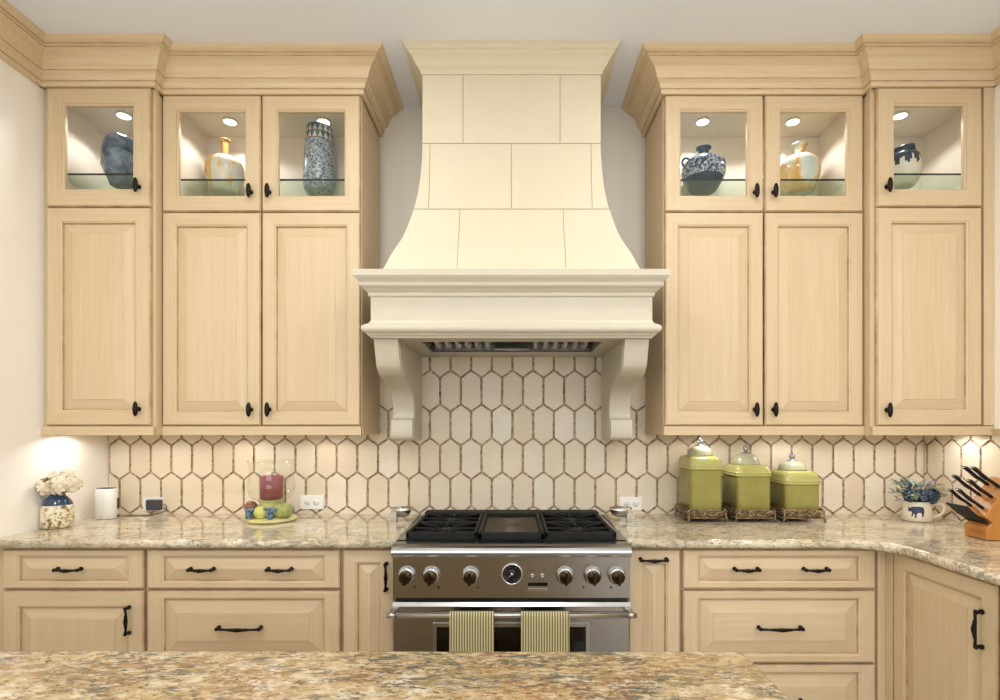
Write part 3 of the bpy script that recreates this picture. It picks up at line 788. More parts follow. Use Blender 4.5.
gg = MB().lathe([(0, 0), (.042, 0), (.042, .006), (.039, .011), (.036, .010), (.0345, .005)], mat=Matrix.Translation((gx, YP+.001, gz)) @ Rx, n=40, closed=True).build('thermometer', ['chrome'], rg)
MB().lathe([(.035, .0048), (.0, .005)], mat=Matrix.Translation((gx, YP, gz)) @ Rx, n=40).build('dial_face', ['black'], gg)
nd = MB(); a = math.radians(222)
nd.tube([(gx, YP-.0075, gz), (gx+.028*math.cos(a), YP-.0075, gz+.028*math.sin(a))], [.0012, .0007], 6)
nd.lathe([(.005, .005), (.005, .010), (.0, .0105)], mat=Matrix.Translation((gx, YP, gz)) @ Rx, n=16)
for k in range(11):
    a = math.radians(222-k*26.4); nd.tube([(gx+.026*math.cos(a), YP-.006, gz+.026*math.sin(a)), (gx+.031*math.cos(a), YP-.006, gz+.031*math.sin(a))], .0008, 5)
nd.build('needle', 'steel_bright', gg)
for kx in (532.3, 542.3):
    x, z = PX(kx, YP), PZ(575.5, YP)
    MB().lathe([(0, 0), (.008, 0), (.008, .003), (.006, .004), (.0045, .004)], mat=Matrix.Translation((x, YP+.001, z)) @ Rx, n=18, closed=True).tube([(x, YP, z), (x, YP-.012, z-.004)], [.003, .0042], 10).build('toggle_switch', 'chrome', rg)
MB().box(PX(528, YP), PX(547.5, YP), YP-.002, YP+.003, PZ(586, YP), PZ(582.3, YP), .0005).build('display', 'black_glass', rg)
MB().box(PX(528, YP), PX(547.5, YP), YP-.0015, YP+.003, PZ(591.3, YP), PZ(588.3, YP), .0005).build('badge', 'steel', rg)
for kx in (414.5, 438.5, 478, 583.5, 611):
    x, z = PX(kx, YP), PZ(587.5, YP); mk = MB(); mk.box(x-.004, x+.004, YP-.0012, YP+.002, z-.004, z+.004, .0015); mk.build('burner_mark', 'black', rg)
for kx in (530, 533, 540, 543.5): mk = MB(); mk.box(PX(kx, YP)-.004, PX(kx, YP)+.004, YP-.0012, YP+.002, PZ(570.2, YP)-.001, PZ(570.2, YP)+.001); mk.build('switch_mark', 'black', rg)
# grates, burners, griddle
GX = [(-.421, -.141), (.131, .411)]
for (a, b) in GX:
    cx = (a+b)/2; y0, y1 = -.612, -.115; z0, z1 = .914, .938
    for by in (-.49, -.245):
        MB().lathe([(.0, 0), (.062, 0), (.062, .006), (.05, .008), (.047, .014)], (cx, by, .906), 28, closed=True).lathe([(.049, .012), (.049, .018), (.044, .022), (0, .0225)], (cx, by, .906), 28, mi=1).build('burner', ['steel_dark', 'castiron'], rg)
    gm = MB()
    gm.box(a, b, y0, y0+.016, .907, z1, .004); gm.box(a, b, y1-.014, y1, z0, z1, .004)
    gm.box(a, a+.014, y0, y1, z0, z1, .004); gm.box(b-.014, b, y0, y1, z0, z1, .004); gm.box(a, b, (y0+y1)/2-.008, (y0+y1)/2+.008, z0, z1, .004)
    for by in (-.49, -.245):
        for k in range(8):
            an = k*PI/4+PI/8*0; dx, dy = math.cos(an), math.sin(an)
            L = min((b-a)/2/abs(dx) if abs(dx) > .01 else 9, .118/abs(dy) if abs(dy) > .01 else 9)
            gm.tube([(cx+dx*.028, by+dy*.028, z1-.011), (cx+dx*.075, by+dy*.075, z1-.008), (cx+dx*L, by+dy*L, z1-.010)], [.005, .0065, .0075], 8)
    for fx in (a+.007, b-.007):
        for fy in (y0+.008, y1-.008): gm.box(fx-.006, fx+.006, fy-.006, fy+.006, .9065, z0+.004)
    gm.build('burner_grate', 'castiron', rg)
gm = MB(); a, b = -.137, .127
gm.box(a, b, -.612, -.590, .907, .936, .004); gm.box(a, b, -.17, -.115, .907, .944, .004)
gm.box(a, a+.018, -.612, -.115, .907, .942, .004); gm.box(b-.018, b, -.612, -.115, .907, .942, .004); gm.box(a+.01, b-.01, -.60, -.13, .9075, .915)
gm.build('griddle_frame', 'castiron', rg)
MB().add([(a+.018, -.590, .922), (b-.018, -.590, .922), (b-.018, -.17, .930), (a+.018, -.17, .930)], [[0, 1, 2, 3]]).build('griddle_plate', 'griddle', rg)
bt = MB().box(RX0+.03, RX1-.03, -.098, -.014, .9045, .937, .003)
for k in range(72):
    x = RX0+.045+k*(RX1-RX0-.09)/71; bt.box(x-.0028, x+.0028, -.0995, -.0975, .924, .934, mi=1); 
bt.build('vent_trim', ['castiron', 'steel_dark'], rg)

# ------------------------------------------------------------------ towels
def towel(label, px0, px1, zend):
    x0_, x1_ = PX(px0, HY), PX(px1, HY); nu = 40; path = []
    r = .0128
    for k in range(13): path.append((HY-r-.001, zend+(HZ-zend)*k/12))
    for k in range(1, 8): a = PI-k*PI/8; path.append((HY+math.cos(a)*(r+.001), HZ+math.sin(a)*(r+.001)))
    for k in range(13): path.append((HY+r+.001-.0, HZ-(HZ-zend-.03)*k/12))
    mb = MB(); vs = []; ns = len(path)
    for (off) in (0, .0026):
        for j, (y, z) in enumerate(path):
            dn = min(1, max(0, (HZ-z)/.2))
            for i in range(nu+1):
                u = i/nu; fl = 1+.02*dn*math.sin(3*u)
                wv = .0022*dn*math.sin(u*PI*7+px0)
                if j <= 12: yy = y-off*1-abs(wv); zz = z
                elif j >= 20: yy = y+off*.6; zz = z
                else:
                    a = PI-(j-12)*PI/8; yy = HY+math.cos(a)*(r+.001+off); zz = HZ+math.sin(a)*(r+.001+off)
                vs.append((x0_+(x1_-x0_)*u, yy, zz))
    n1 = nu+1; N = ns*n1; fs = []
    for s_ in (0, 1):
        for j in range(ns-1):
            for i in range(nu): fs.append([s_*N+j*n1+i, s_*N+j*n1+i+1, s_*N+(j+1)*n1+i+1, s_*N+(j+1)*n1+i])
    for j in range(ns-1):
        for i in (0, nu): fs.append([j*n1+i, (j+1)*n1+i, N+(j+1)*n1+i, N+j*n1+i])
    for i in range(nu):
        for j in (0, ns-1): fs.append([j*n1+i, j*n1+i+1, N+j*n1+i+1, N+j*n1+i])
    mb.add(vs, fs, 0, True)
    return tag(mb.build('dish_towel', 'towel'), label, 'towel', 'striped towels on the oven handle')
towel('olive striped dish towel hanging left on the oven handle', 450, 494, .36)
towel('olive striped dish towel hanging right on the oven handle', 521, 569, .35)

# ------------------------------------------------------------------ vases on the glass shelves
def at_shelf(px, z=SH, py=None, y=None): return (PX(px, y), y, z)
ZS = SH+.0012
# 1 faceted slate vase
y = -.215; cx = PX(121, y)
n = 7; rings = [(.042, 0), (.056, .02), (.076, .09), (.078, .155), (.062, .212), (.056, .222), (.048, .216), (.04, .18)]
vs = []; rr = random.Random(3)
for i, (r, z) in enumerate(rings):
    for k in range(n):
        a = 2*PI*(k+(.5 if i % 2 else 0))/n; q = r*(1+rr.uniform(-.06, .06)); vs.append((cx+q*math.cos(a), y+q*math.sin(a), ZS+z+(rr.uniform(-.006, .006) if 0 < i < 7 else 0)))
fs = []
for i in range(len(rings)-1):
    for k in range(n):
        a0, a1, b0_, b1_ = i*n+k, i*n+(k+1) % n, (i+1)*n+k, (i+1)*n+(k+1) % n
        if i % 2 == 0: fs += [[a0, a1, b0_], [a1, b1_, b0_]]
        else: fs += [[a0, a1, b1_], [a0, b1_, b0_]]
fs.append(list(range(n)))
tag(MB().add(vs, fs).build('vase', 'slate_vase', bevel=.004), 'faceted slate blue vase in the far left glass cabinet', 'vase')
# 2 amber bottle
y = -.135; cx = PX(225, y)
pf = catmull([(.040, 0), (.060, .006), (.078, .05), (.087, .10), (.080, .145), (.050, .172), (.019, .184), (.0155, .20), (.016, .225), (.018, .245), (.027, .256), (.025, .259), (.014, .246)], 4)
v2_ = MB().lathe([(r, z-.0) for r, z in pf], (cx, y, ZS), 36, closed=True, mifn=lambda i, k: 1 if pf[i][1] > .176 else 0).build('vase', ['amber_vase', 'amber_plain'])
tag(v2_, 'amber and white bottle vase with slim neck in the left double cabinet', 'vase')
# 3 tall carved cylinder, leaning very slightly inward in form
y = -.135; cx = PX(319.5, y)
pf = [(.045, 0), (.062, .004), (.072, .02), (.077, .05), (.073, .14), (.066, .235), (.061, .30), (.058, .318), (.052, .322), (.048, .31), (.046, .28)]
v3_ = MB().lathe([(r, z) for r, z in pf], (cx, y, ZS), 40, closed=True).build('vase', 'carved')
tag(v3_, 'tall blue grey carved vase with a triangle band in the left double cabinet', 'vase')
band = MB()
def rad(z):
    for i in range(len(pf)-1):
        if pf[i][1] <= z <= pf[i+1][1]: t = (z-pf[i][1])/(pf[i+1][1]-pf[i][1]); return pf[i][0]+(pf[i+1][0]-pf[i][0])*t
    return .06
band.lathe([(rad(.243)+.0006, .243), (rad(.30)+.0008, .30), (rad(.317)+.001, .317)], (cx, y, ZS), 40, closed=True)
for row, (za, zb) in enumerate(((.246, .276), (.280, .310))):
    for k in range(16):
        a0 = 2*PI*k/16; hw = 2*PI/16*.42
        def P(a, z, o=.0018): r = rad(z)+o; return (cx+r*math.cos(a), y+r*math.sin(a), ZS+z)
        band.add([P(a0-hw, za), P(a0+hw, za), P(a0, zb), P(a0-hw, za, 0), P(a0+hw, za, 0), P(a0, zb, 0)], [[0, 1, 2], [3, 4, 1, 0], [4, 5, 2, 1], [5, 3, 0, 2]], 1)
band.build('patterned_band', ['carved_dark', 'cream_glaze'], v3_)
# 4 amphora with two ring handles
y = -.135; cx = PX(703.5, y)
pf = catmull([(.035, 0), (.058, .012), (.088, .058), (.103, .100), (.094, .142), (.062, .170), (.028, .180), (.023, .192), (.026, .208), (.036, .218), (.034, .222), (.02, .212)], 4)
v4_ = MB().lathe(pf, (cx, y, ZS), 40, closed=True, mifn=lambda i, k: 1 if (i < 9 or i > 26) else 0).build('amphora', ['amphora', 'amphora_plain'])
tag(v4_, 'midnight blue speckled amphora with two small ring handles right of the hood', 'vase')
for sg in (-1, 1):
    pts = [(cx+sg*(.082+.021*math.sin(a)), y, ZS+.148+.021*math.cos(a)+.004) for a in [k/12*PI*1.5-PI*.35 for k in range(13)]]
    MB().tube(pts, .006, 10).build('ring_handle', 'amphora_plain', v4_)
# 5 ochre jug
y = -.135; cx = PX(799.5, y)
pf = catmull([(.045, 0), (.062, .010), (.082, .055), (.091, .105), (.083, .148), (.055, .176), (.028, .186), (.024, .200), (.028, .222), (.037, .234), (.035, .237), (.02, .222)], 4)
tag(MB().lathe(pf, (cx, y, ZS), 36, closed=True).build('vase', 'jug_vase'), 'rounded ochre over pale green vase with flared lip, right double cabinet', 'vase')
# 6 white vase with navy drips and tilted collar
y = -.205; cx = PX(903, y)
pf = catmull([(.036, 0), (.050, .008), (.068, .05), (.074, .095), (.070, .125), (.062, .146), (.050, .156)], 5)
dl = [random.Random(k*7).uniform(.085, .13) for k in range(48)]
def mf(i, k): return 1 if pf[min(i+1, len(pf)-1)][1] > .135-.045*abs(math.sin(k*PI/48*11)) else 0
v6_ = MB().lathe(pf, (cx, y, ZS), 48, mifn=mf).build('vase', ['cream_glaze', 'drip'])
tag(v6_, 'white vase with navy drips and a slanted dark collar, right corner cabinet', 'vase')
tm = Matrix.Translation((cx, y, ZS+.150)) @ Matrix.Rotation(-.20, 4, 'Y')
MB().lathe([(.044, -.004), (.052, .0), (.053, .032), (.048, .036), (.042, .030), (.040, .004)], mat=tm, n=32, closed=True).build('collar', 'drip', v6_)

# ------------------------------------------------------------------ counter objects, left
CT = .9152
def petals(mb, c, r, n, size, mis=(0,), flat=1, rs=1, up=-.2, layers=1, petal=4):
    rr = random.Random(rs)
    for i in range(n):
        z = rr.uniform(up, 1); a = rr.uniform(0, 2*PI); s_ = math.sqrt(max(0, 1-z*z))
        d = Vector((s_*math.cos(a), s_*math.sin(a), z*flat)).normalized()
        p = Vector(c)+Vector((d.x*r, d.y*r, d.z*r*flat))*rr.uniform(.86, 1.05)
        u = d.orthogonal().normalized(); w = d.cross(u); rot = rr.uniform(0, PI); mi = rr.choice(mis)
        for k in range(petal):
            t = rot+k*2*PI/petal; e = u*math.cos(t)+w*math.sin(t); f_ = u*-math.sin(t)+w*math.cos(t); s1 = size*rr.uniform(.8, 1.2)
            mb.add([p, p+e*s1*.55+f_*s1*.42+d*s1*.12, p+e*s1+d*s1*.05, p+e*s1*.55-f_*s1*.42+d*s1*.12], [[0, 1, 2, 3]], mi, True)
def leaf(mb, base, d, L, w, mi, curl=.3, rs=None):
    d = Vector(d).normalized(); s_ = d.cross(Vector((0, 0, 1)));
    s_ = s_.normalized() if s_.length > .01 else Vector((1, 0, 0)); nrm = s_.cross(d).normalized()
    vs = []; prof = [(0, .12), (.25, .8), (.55, 1), (.8, .62), (1, .03)]
    for t, ww in prof:
        c_ = Vector(base)+d*L*t-nrm*L*curl*t*t*.5
        vs += [c_-s_*w*ww*.5, c_+nrm*-.12*w*ww, c_+s_*w*ww*.5]
    mb.add(vs, [[i*3+k, i*3+k+1, (i+1)*3+k+1, (i+1)*3+k] for i in range(4) for k in range(2)], mi, True)
y = -.385; cx = PX(57.5, y); 
pot = thing('flower_jar', 'speckled stoneware jar with navy shoulder against the left wall', 'jar', (cx, y, CT))
b_ = MB().lathe(catmull([(.044, 0), (.052, .004), (.058, .020), (.059, .055), (.057, .090), (.0555, .100)], 4), (cx, y, CT), 36)
b_.build('body', 'pot_speckle', pot)
MB().lathe(catmull([(.0555, .0975), (.054, .104), (.042, .126), (.028, .140), (.026, .150), (.030, .154), (.025, .152), (.022, .134)], 4), (cx, y, CT), 36, closed=True).build('shoulder', 'navy_glaze', pot)
fl = MB()
for (dx, dy, dz, r) in ((-.022, -.025, .182, .034), (.028, -.022, .186, .036), (.0, .01, .212, .036), (.060, .005, .188, .030), (-.035, .01, .188, .024), (.035, .01, .222, .024)):
    fl.ball((cx+dx, y+dy, CT+dz), r*.55, n=10); petals(fl, (cx+dx, y+dy, CT+dz), r*.95, 34, .024, rs=int(dx*1000)+70, up=-.9)
for dx in (-.01, .012): fl.tube([(cx, y, CT+.135), (cx+dx*2, y-.01, CT+.19)], .002, 6, mi=1)
leaf(fl, (cx-.03, y-.02, CT+.18), (-1, -.2, .25), .055, .024, 1); leaf(fl, (cx+.02, y-.03, CT+.165), (.3, -1, -.2), .03, .02, 0)
tag(fl.build('hydrangea_bouquet', ['petal', 'leaf_dark']), 'cream hydrangea blooms standing in the speckled jar', 'flowers')
# smart speaker
y = -.15; cx = PX(106.5, y)
sp = thing('speaker', 'small white upright speaker on the counter in the left corner', 'speaker', (cx, y, CT))
def rr_loft(mb, cx, y, prof, hw, hd, rc=.3, n=8, mi=0, mifn=None, smooth=True):
    """rounded rectangle loft; prof (scale, z) ; rc corner fraction"""
    base = []
    r = rc*min(hw, hd)
    for (sx, sy, a0) in ((1, 1, 0), (-1, 1, PI/2), (-1, -1, PI), (1, -1, 3*PI/2)):
        for k in range(n+1):
            a = a0+k/n*PI/2; base.append((sx*(hw-r)+r*math.cos(a), sy*(hd-r)+r*math.sin(a)))
    N = len(base); vs = []
    for (s_, z) in prof:
        o = s_ if isinstance(s_, (int, float)) else 0
        for (a, b) in base:
            f1 = (hw+o)/hw; f2 = (hd+o)/hd; vs.append((cx+a*f1, y+b*f2, z))
    fs = [[l*N+k, l*N+(k+1) % N, (l+1)*N+(k+1) % N, (l+1)*N+k] for l in range(len(prof)-1) for k in range(N)]
    mb.add(vs, fs, [mifn(l) if mifn else mi for l in range(len(prof)-1) for k in range(N)], smooth)
    mb.add(vs[:N], [list(range(N))], mifn(0) if mifn else mi); mb.add(vs[-N:], [list(range(N))], mifn(len(prof)-2) if mifn else mi)
    return mb
m = MB(); rr_loft(m, cx, y, [(-.003, CT+.001), (0, CT+.003), (0, CT+.138), (-.001, CT+.142), (-.004, CT+.144)], .046, .036, .95)
m.build('cabinet', 'white_plastic', sp)
m = MB(); rr_loft(m, cx, y, [(-.0035, CT+.1435), (-.004, CT+.1455)], .046, .036, .95); m.build('top_panel', 'dark_plastic', sp)
MB().box(cx-.012, cx+.010, y-.0368, y-.0335, CT+.012, CT+.0145).build('logo', M['sage_cap'], sp)
MB().box(cx+.040, cx+.0475, y+.006, y+.024, CT+.045, CT+.098, .003).build('rear_grip', 'dark_plastic', sp)
# outlets
def outlet(label, px0, px1, py0, py1):
    y = -.0105; x0_, x1_, z0_, z1_ = PX(px0, y), PX(px1, y), PZ(py1, y), PZ(py0, y); zc = (z0_+z1_)/2; xc = (x0_+x1_)/2
    t = thing('power_outlet', label, 'outlet', (xc, y, z0_))
    MB().box(x0_, x1_, y-.006, y+.0005, z0_, z1_, .002).build('cover_plate', 'white_plastic', t)
    for s_ in (-1, 1):
        q = MB().lathe([(.0155, 0), (.0155, .0025), (.0, .0025)], mat=Matrix.Translation((xc+s_*.0215, y-.006, zc)) @ Rx, n=24).build('socket', 'white_plastic', t)
        sl = MB()
        for (a, b, h) in ((-.004, .004, .0045), (.003, .004, .004)): sl.box(xc+s_*.0215+a-.0009, xc+s_*.0215+a+.0009, y-.0092, y-.0083, zc+b-.001-h/2, zc+b-.001+h/2+.002)
        sl.ball((xc+s_*.0215, y-.0083, zc-.007), .0022, n=8, sc3=(1, .3, 1)); sl.build('slot', 'dark_plastic', q)
    return t
outlet('white outlet low on the tile beside the speaker, black adapter plugged in', 143.5, 163.5, 497, 510.5)
outlet('white level outlet on the tile right of the fruit candle holder', 300.5, 324, 495, 509)
outlet('white level outlet on the tile between range and green canisters', 619.5, 642, 497, 510)
y = -.0195; ad = thing('power_adapter', 'charcoal power adapter plugged into the outlet beside the speaker', 'adapter', (PX(156, y), y, PZ(509, y)))
MB().box(PX(149.2, y), PX(163, y), -.048, -.0195, PZ(509.5, y), PZ(499.3, y), .004, seg=3).build('housing', 'dark_plastic', ad)
def pc(px, py, y): return (PX(px, y), y, PZ(py, y))
cb = catmull([pc(163, 504, -.04), pc(166, 506, -.045), pc(166.5, 510, -.05), pc(163, 512, -.055), (PX(150, -.07), -.07, CT+.003), (PX(136, -.08), -.08, CT+.003), (PX(126, -.09), -.09, CT+.003), (PX(120, -.13), -.13, CT+.006), (PX(117, -.14)+.006, -.14, CT+.012)], 8)
MB().tube(cb, .0022, 8).tube([cb[-6], cb[-1]], [.004, .0065], 10).build('cable', 'dark_plastic', ad)
# candle holder
y = -.205; cx = PX(271.5, y)
chd = thing('candle_holder', 'glass hurricane bowl on a yellow ceramic base ringed with fruit', 'candle holder', (cx, y, CT))
MB().lathe(catmull([(.088, 0), (.108, .002), (.113, .010), (.104, .020), (.070, .030), (.055, .045), (.052, .085), (.060, .0975), (.05, .0982)], 4), (cx, y, CT), 40, closed=False).build('base', 'yellow_cer', chd)
bo = catmull([(.030, .0985), (.070, .101), (.090, .114), (.102, .140), (.104, .165), (.098, .20), (.095, .235), (.097, .262), (.106, .280)], 5)
gb = MB().lathe(bo, (cx, y, CT), 48, closed=True)
gb.tube([(cx+.106*math.cos(a), y+.106*math.sin(a), CT+.280) for a in [k/48*2*PI for k in range(49)]], .0018, 6, cap=False)
gb.build('glass_bowl', 'bowl_glass', chd)
MB().ball((cx-.012, y-.082, CT+.050), .031, n=20, sc3=(1, .95, .98)).tube([(cx-.012, y-.082, CT+.068), (cx-.008, y-.084, CT+.08)], .002, 6, mi=0).build('apple', 'apple', chd)
pm = MB()
for k in range(8):
    a = k/8*2*PI; pm.ball((cx+.075+.016*math.cos(a), y-.052+.016*math.sin(a), CT+.056), .029, n=12, sc3=(1, 1, 1.15))
pm.tube([(cx+.078, y-.052, CT+.075), (cx+.088, y-.058, CT+.086)], [.004, .003], 8, mi=0); pm.build('pumpkin', 'melon', chd)
MB().ball((cx-.082, y-.03, CT+.066), .030, n=16).build('plum', 'plum', chd)
gp = MB(); rr = random.Random(5)
for k in range(26):
    t = rr.random(); gp.ball((cx+.034+rr.uniform(-.022, .022)*(1.1-t), y-.088+rr.uniform(-.012, .012), CT+.070-.05*t), .0082, n=8)
gp.build('grape_bunch', 'grape', chd)
gp = MB()
for k in range(22):
    t = rr.random(); gp.ball((cx-.066+rr.uniform(-.018, .012)*(1.1-t)-.02*t, y-.062+rr.uniform(-.012, .012), CT+.062-.04*t), .0080, n=8)
gp.build('grape_bunch', 'grape', chd)
lf = MB()
for k in range(12):
    a = -PI/2-.95+k*.06; leaf(lf, (cx+.075*math.cos(a), y+.075*math.sin(a), CT+.05), (math.cos(a)+rr.uniform(-.4, .4), math.sin(a), -.5+rr.uniform(-.2, .3)), .04, .016, 0)
for a in (-.5, -2.2, -1.25): leaf(lf, (cx+.08*math.cos(a), y+.08*math.sin(a), CT+.05), (math.cos(a), math.sin(a), -.6), .045, .022, 0)
for a in (.5, 1.2, 2.0, 2.8): lf.ball((cx+.075*math.cos(a), y+.075*math.sin(a), CT+.045), .026, mi=0, n=12)
lf.build('leaf_wreath', 'fern', chd)
cd = thing('pillar_candle', 'maroon pillar candle inside the glass hurricane bowl', 'candle', (cx, y, CT+.09))
MB().lathe([(.046, .1035), (.052, .107), (.052, .205), (.050, .209), (.046, .209), (.042, .203), (.0, .201)], (cx, y, CT), 36).build('wax', 'candle', cd)
MB().tube([(cx, y, CT+.200), (cx+.001, y, CT+.215)], .0012, 6).build('wick', 'black', cd)
# spoon rests: polished arched foot and shallow white bowl
def spoon_rest(label, px_foot, px_tip, sg):
    y = -.215; xf = PX(px_foot, y); xt = PX(px_tip, y)
    t = thing('spoon_rest', label, 'spoon rest', (xf, y, CT))
    ol = [(-.024, .0012), (-.0225, .022), (-.018, .042), (-.008, .058), (.006, .064), (.020, .064), (.030, .060), (.020, .055), (.013, .044), (.010, .024), (.010, .0012)]
    poly_ = [(sg*u+xf, CT+w_) for u, w_ in ol]
    m = MB(); n = len(poly_); vs = []
    for (yy, k_) in ((y-.030, .0), (y-.024, .0), (y+.018, 0)):
        vs += [(p_[0], yy, p_[1]) for p_ in poly_]
    m.add(vs, [[l*n+q, l*n+(q+1) % n, (l+1)*n+(q+1) % n, (l+1)*n+q] for l in range(2) for q in range(n)], 0, False)
    m.add(vs[:n], [list(range(n))]); m.add(vs[-n:], [list(range(n))])
    m.build('arched_foot', 'chrome', t, bevel=.004)
    b = MB(); L = abs(xt-xf)*.60; mx = Matrix.Translation((xt-sg*L, y-.004, CT+.044))
    pf_ = [(.0, -.024), (.45, -.023), (.75, -.014), (.92, .003), (1.0, .019), (.97, .019), (.86, .006), (.6, -.010), (.0, -.018)]
    vs = []; n = 32
    for (r_, z) in pf_:
        for k_ in range(n):
            a = 2*PI*k_/n; vs.append((mx @ Vector((r_*L*math.cos(a), r_*.036*math.sin(a), z)))[:])
    b.add(vs, [[i_*n+k_, i_*n+(k_+1) % n, (i_+1)*n+(k_+1) % n, (i_+1)*n+k_] for i_ in range(len(pf_)-1) for k_ in range(n)], 0, True)
    b.build('bowl', 'steel_bright', t)
spoon_rest('polished spoon rest with an arched chrome foot left of the range', 395.5, 412, 1)
spoon_rest('polished spoon rest with an arched chrome foot right of the range', 628, 609, -1)

# ------------------------------------------------------------------ canisters
def canister(label, px0, px1, y_front, top_rim, lid_top, cap_top, fin_top):
    x0_, x1_ = PX(px0, y_front), PX(px1, y_front); hw = (x1_-x0_)/2; cx = (x0_+x1_)/2; hd = hw*1.22; yc = y_front+hd
    zr = PZ(top_rim, y_front); zl = PZ(lid_top, y_front+.03); zc = PZ(cap_top, yc); zf = PZ(fin_top, yc)
    t = thing('canister', label, 'canister', (cx, yc, CT), 'green kitchen canisters')
    m = MB(); zb = CT+.022
    rr_loft(m, cx, yc, [(-.006, zb), (-.002, zb+.004), (-.002, zr-.004), (-.001, zr)], hw, hd, .22); m.build('jar', 'green', t)
    m = MB(); dz = zl-zr
    rr_loft(m, cx, yc, [(-.002, zr+.0005), (.004, zr+.003), (.0065, zr+.007), (.004, zr+.011), (.003, zr+.012), (.0055, zr+.015), (.0065, zr+.019), (.003, zr+.023), (.0015, zr+.026), (.001, zr+dz*.62), (-.006, zr+dz*.84), (-.016, zr+dz*.96), (-.028, zl)], hw, hd, .36)
    lid = m.build('lid', 'green_lid', t)
    h = zc-zl; R_ = hw*.76
    MB().lathe([(R_*.98, zl-.002), (R_*1.02, zl+h*.08), (R_*.98, zl+h*.2), (R_*.94, zl+h*.42), (R_*.82, zl+h*.68), (R_*.6, zl+h*.88), (R_*.3, zl+h*.99), (0, zc)], (cx, yc, 0), 32).build('cap', 'sage_cap', lid)
    f_ = MB(); h2 = zf-zc
    f_.lathe([(.026, zc-.006), (.022, zc+.002), (.010, zc+.004), (.007, zc+.012), (.010, zc+.014)], (cx, yc, 0), 16)
    f_.ball((cx, yc, zf-.010), .009, n=10, sc3=(.6, .6, 1.2))
    for k in range(4):
        a = k*PI/2+.4; f_.tube([(cx, yc, zc+.010), (cx+.012*math.cos(a), yc+.012*math.sin(a), zc+.016), (cx+.015*math.cos(a), yc+.015*math.sin(a), zf-.012)], [.0045, .004, .0025], 8)
    f_.build('finial', 'finial', lid)
    st = MB(); o_ = .0085; zt = CT+.020
    X0, X1, Y0, Y1 = cx-hw-o_, cx+hw+o_, yc-hd-o_, yc+hd+o_
    st.box(X0+.003, X1-.003, Y0+.003, Y1-.003, zt-.004, zt)
    for (ax, a, b, c_) in (('x', X0, X1, Y0), ('x', X0, X1, Y1), ('y', Y0, Y1, X0), ('y', Y0, Y1, X1)):
        def q(u, z): return (u, c_, z) if ax == 'x' else (c_, u, z)
        st.tube([q(a, zt), q(b, zt)], .0032, 8)
        L = b-a
        for half in (0, 1):   # S scrolls
            o0 = a+L*half*.5; pts = []
            for k in range(25):
                s_ = k/24; pts.append(q(o0+L*.5*(.05+.9*s_), zt+.019+.010*math.sin(s_*2*PI+(PI if half else 0))))
            st.tube(pts, .0046, 7)
            for cc, sgn in ((.27, 1), (.74, -1)):
                pts = []
                for k in range(17):
                    an = k/16*2.6*PI; r_ = .012*(1-k/22); pts.append(q(o0+L*.5*cc+r_*math.cos(an)*sgn, zt+.019+r_*math.sin(an)))
                st.tube(pts, .0038, 6)
        st.tube([q(a+L*k/20, zt+.034+.004*math.sin(k/20*4*PI)) for k in range(21)], .0042, 7)
    for fx in (X0, X1):
        for fy in (Y0, Y1): st.tube([(fx, fy, zt+.036), (fx, fy, zt), (fx+(.004 if fx > cx else -.004), fy-.002, CT+.004)], [.004, .005, .0055], 8); st.ball((fx+(.005 if fx > cx else -.005), fy-.002, CT+.0052), .005, n=8)
    st.build('scroll_stand', 'rust_metal', t)
YF_ = -.252
canister('tallest green lidded canister, leftmost of the three by the range', 690.3, 723.3, YF_, 470.3, 456.5, 445.6, 437.5)
canister('middle-height green lidded canister standing between the other two', 737.5, 772.3, YF_, 477.2, 465, 453, 443.5)
canister('shortest green lidded canister, rightmost of the three', 785.5, 821.3, YF_, 485.4, 471, 460.8, 451)

# ------------------------------------------------------------------ mug with succulents
y = -.207; cx = PX(917, y)
mg = thing('mug', 'cream mug with a navy bull print in the right counter corner', 'mug', (cx, y, CT))
def mr(z): return .063-.010*(z/.085)
MB().lathe([(.055, 0), (.063, .003), (mr(.045), .045), (mr(.085), .085), (mr(.09), .092), (mr(.09)-.004, .092), (mr(.08)-.004, .05), (.05, .01), (.0, .008)], (cx, y, CT), 40).build('cup', 'mug', mg)
hc, hs_ = math.cos(-.5), math.sin(-.5)
hp_ = catmull([(cx+hc*r_, y+hs_*r_, CT+z) for r_, z in ((mr(.078)-.002, .072), (.085, .084), (.101, .070), (.093, .040), (.070, .024), (mr(.02)-.003, .018))], 5)
MB().tube(hp_, .006, 10).build('handle', 'mug', mg)
bull = [(-.030, .062), (-.024, .054), (-.020, .052), (-.017, .056), (-.010, .058), (.004, .060), (.018, .059), (.024, .055), (.026, .044), (.025, .036), (.023, .024), (.017, .023), (.018, .032), (.014, .038), (.006, .036), (.002, .033), (.001, .018), (-.005, .018), (-.004, .030), (-.008, .034), (-.011, .022), (-.016, .022), (-.013, .036), (-.017, .042), (-.024, .038), (-.027, .044), (-.026, .050)]
def onmug(u, v): r = mr(v)+.0008; a = u/mr(v)-.62; return (cx+r*math.sin(a)-.0, y-r*math.cos(a), CT+v)
bp = MB(); bmx = bmesh.new(); vv = [bmx.verts.new((u, v, 0)) for u, v in bull]; fc = bmx.faces.new(vv)
bmesh.ops.triangulate(bmx, faces=[fc]); bmesh.ops.subdivide_edges(bmx, edges=bmx.edges[:], cuts=2)
for v in bmx.verts: v.co = Vector(onmug(v.co.x*1.2-.004, v.co.y*1.25-.003))
bp.bm(bmx); bp.build('bull_print', 'print', mg)
sc_ = MB(); rr = random.Random(11); top = Vector((cx, y, CT+.10))
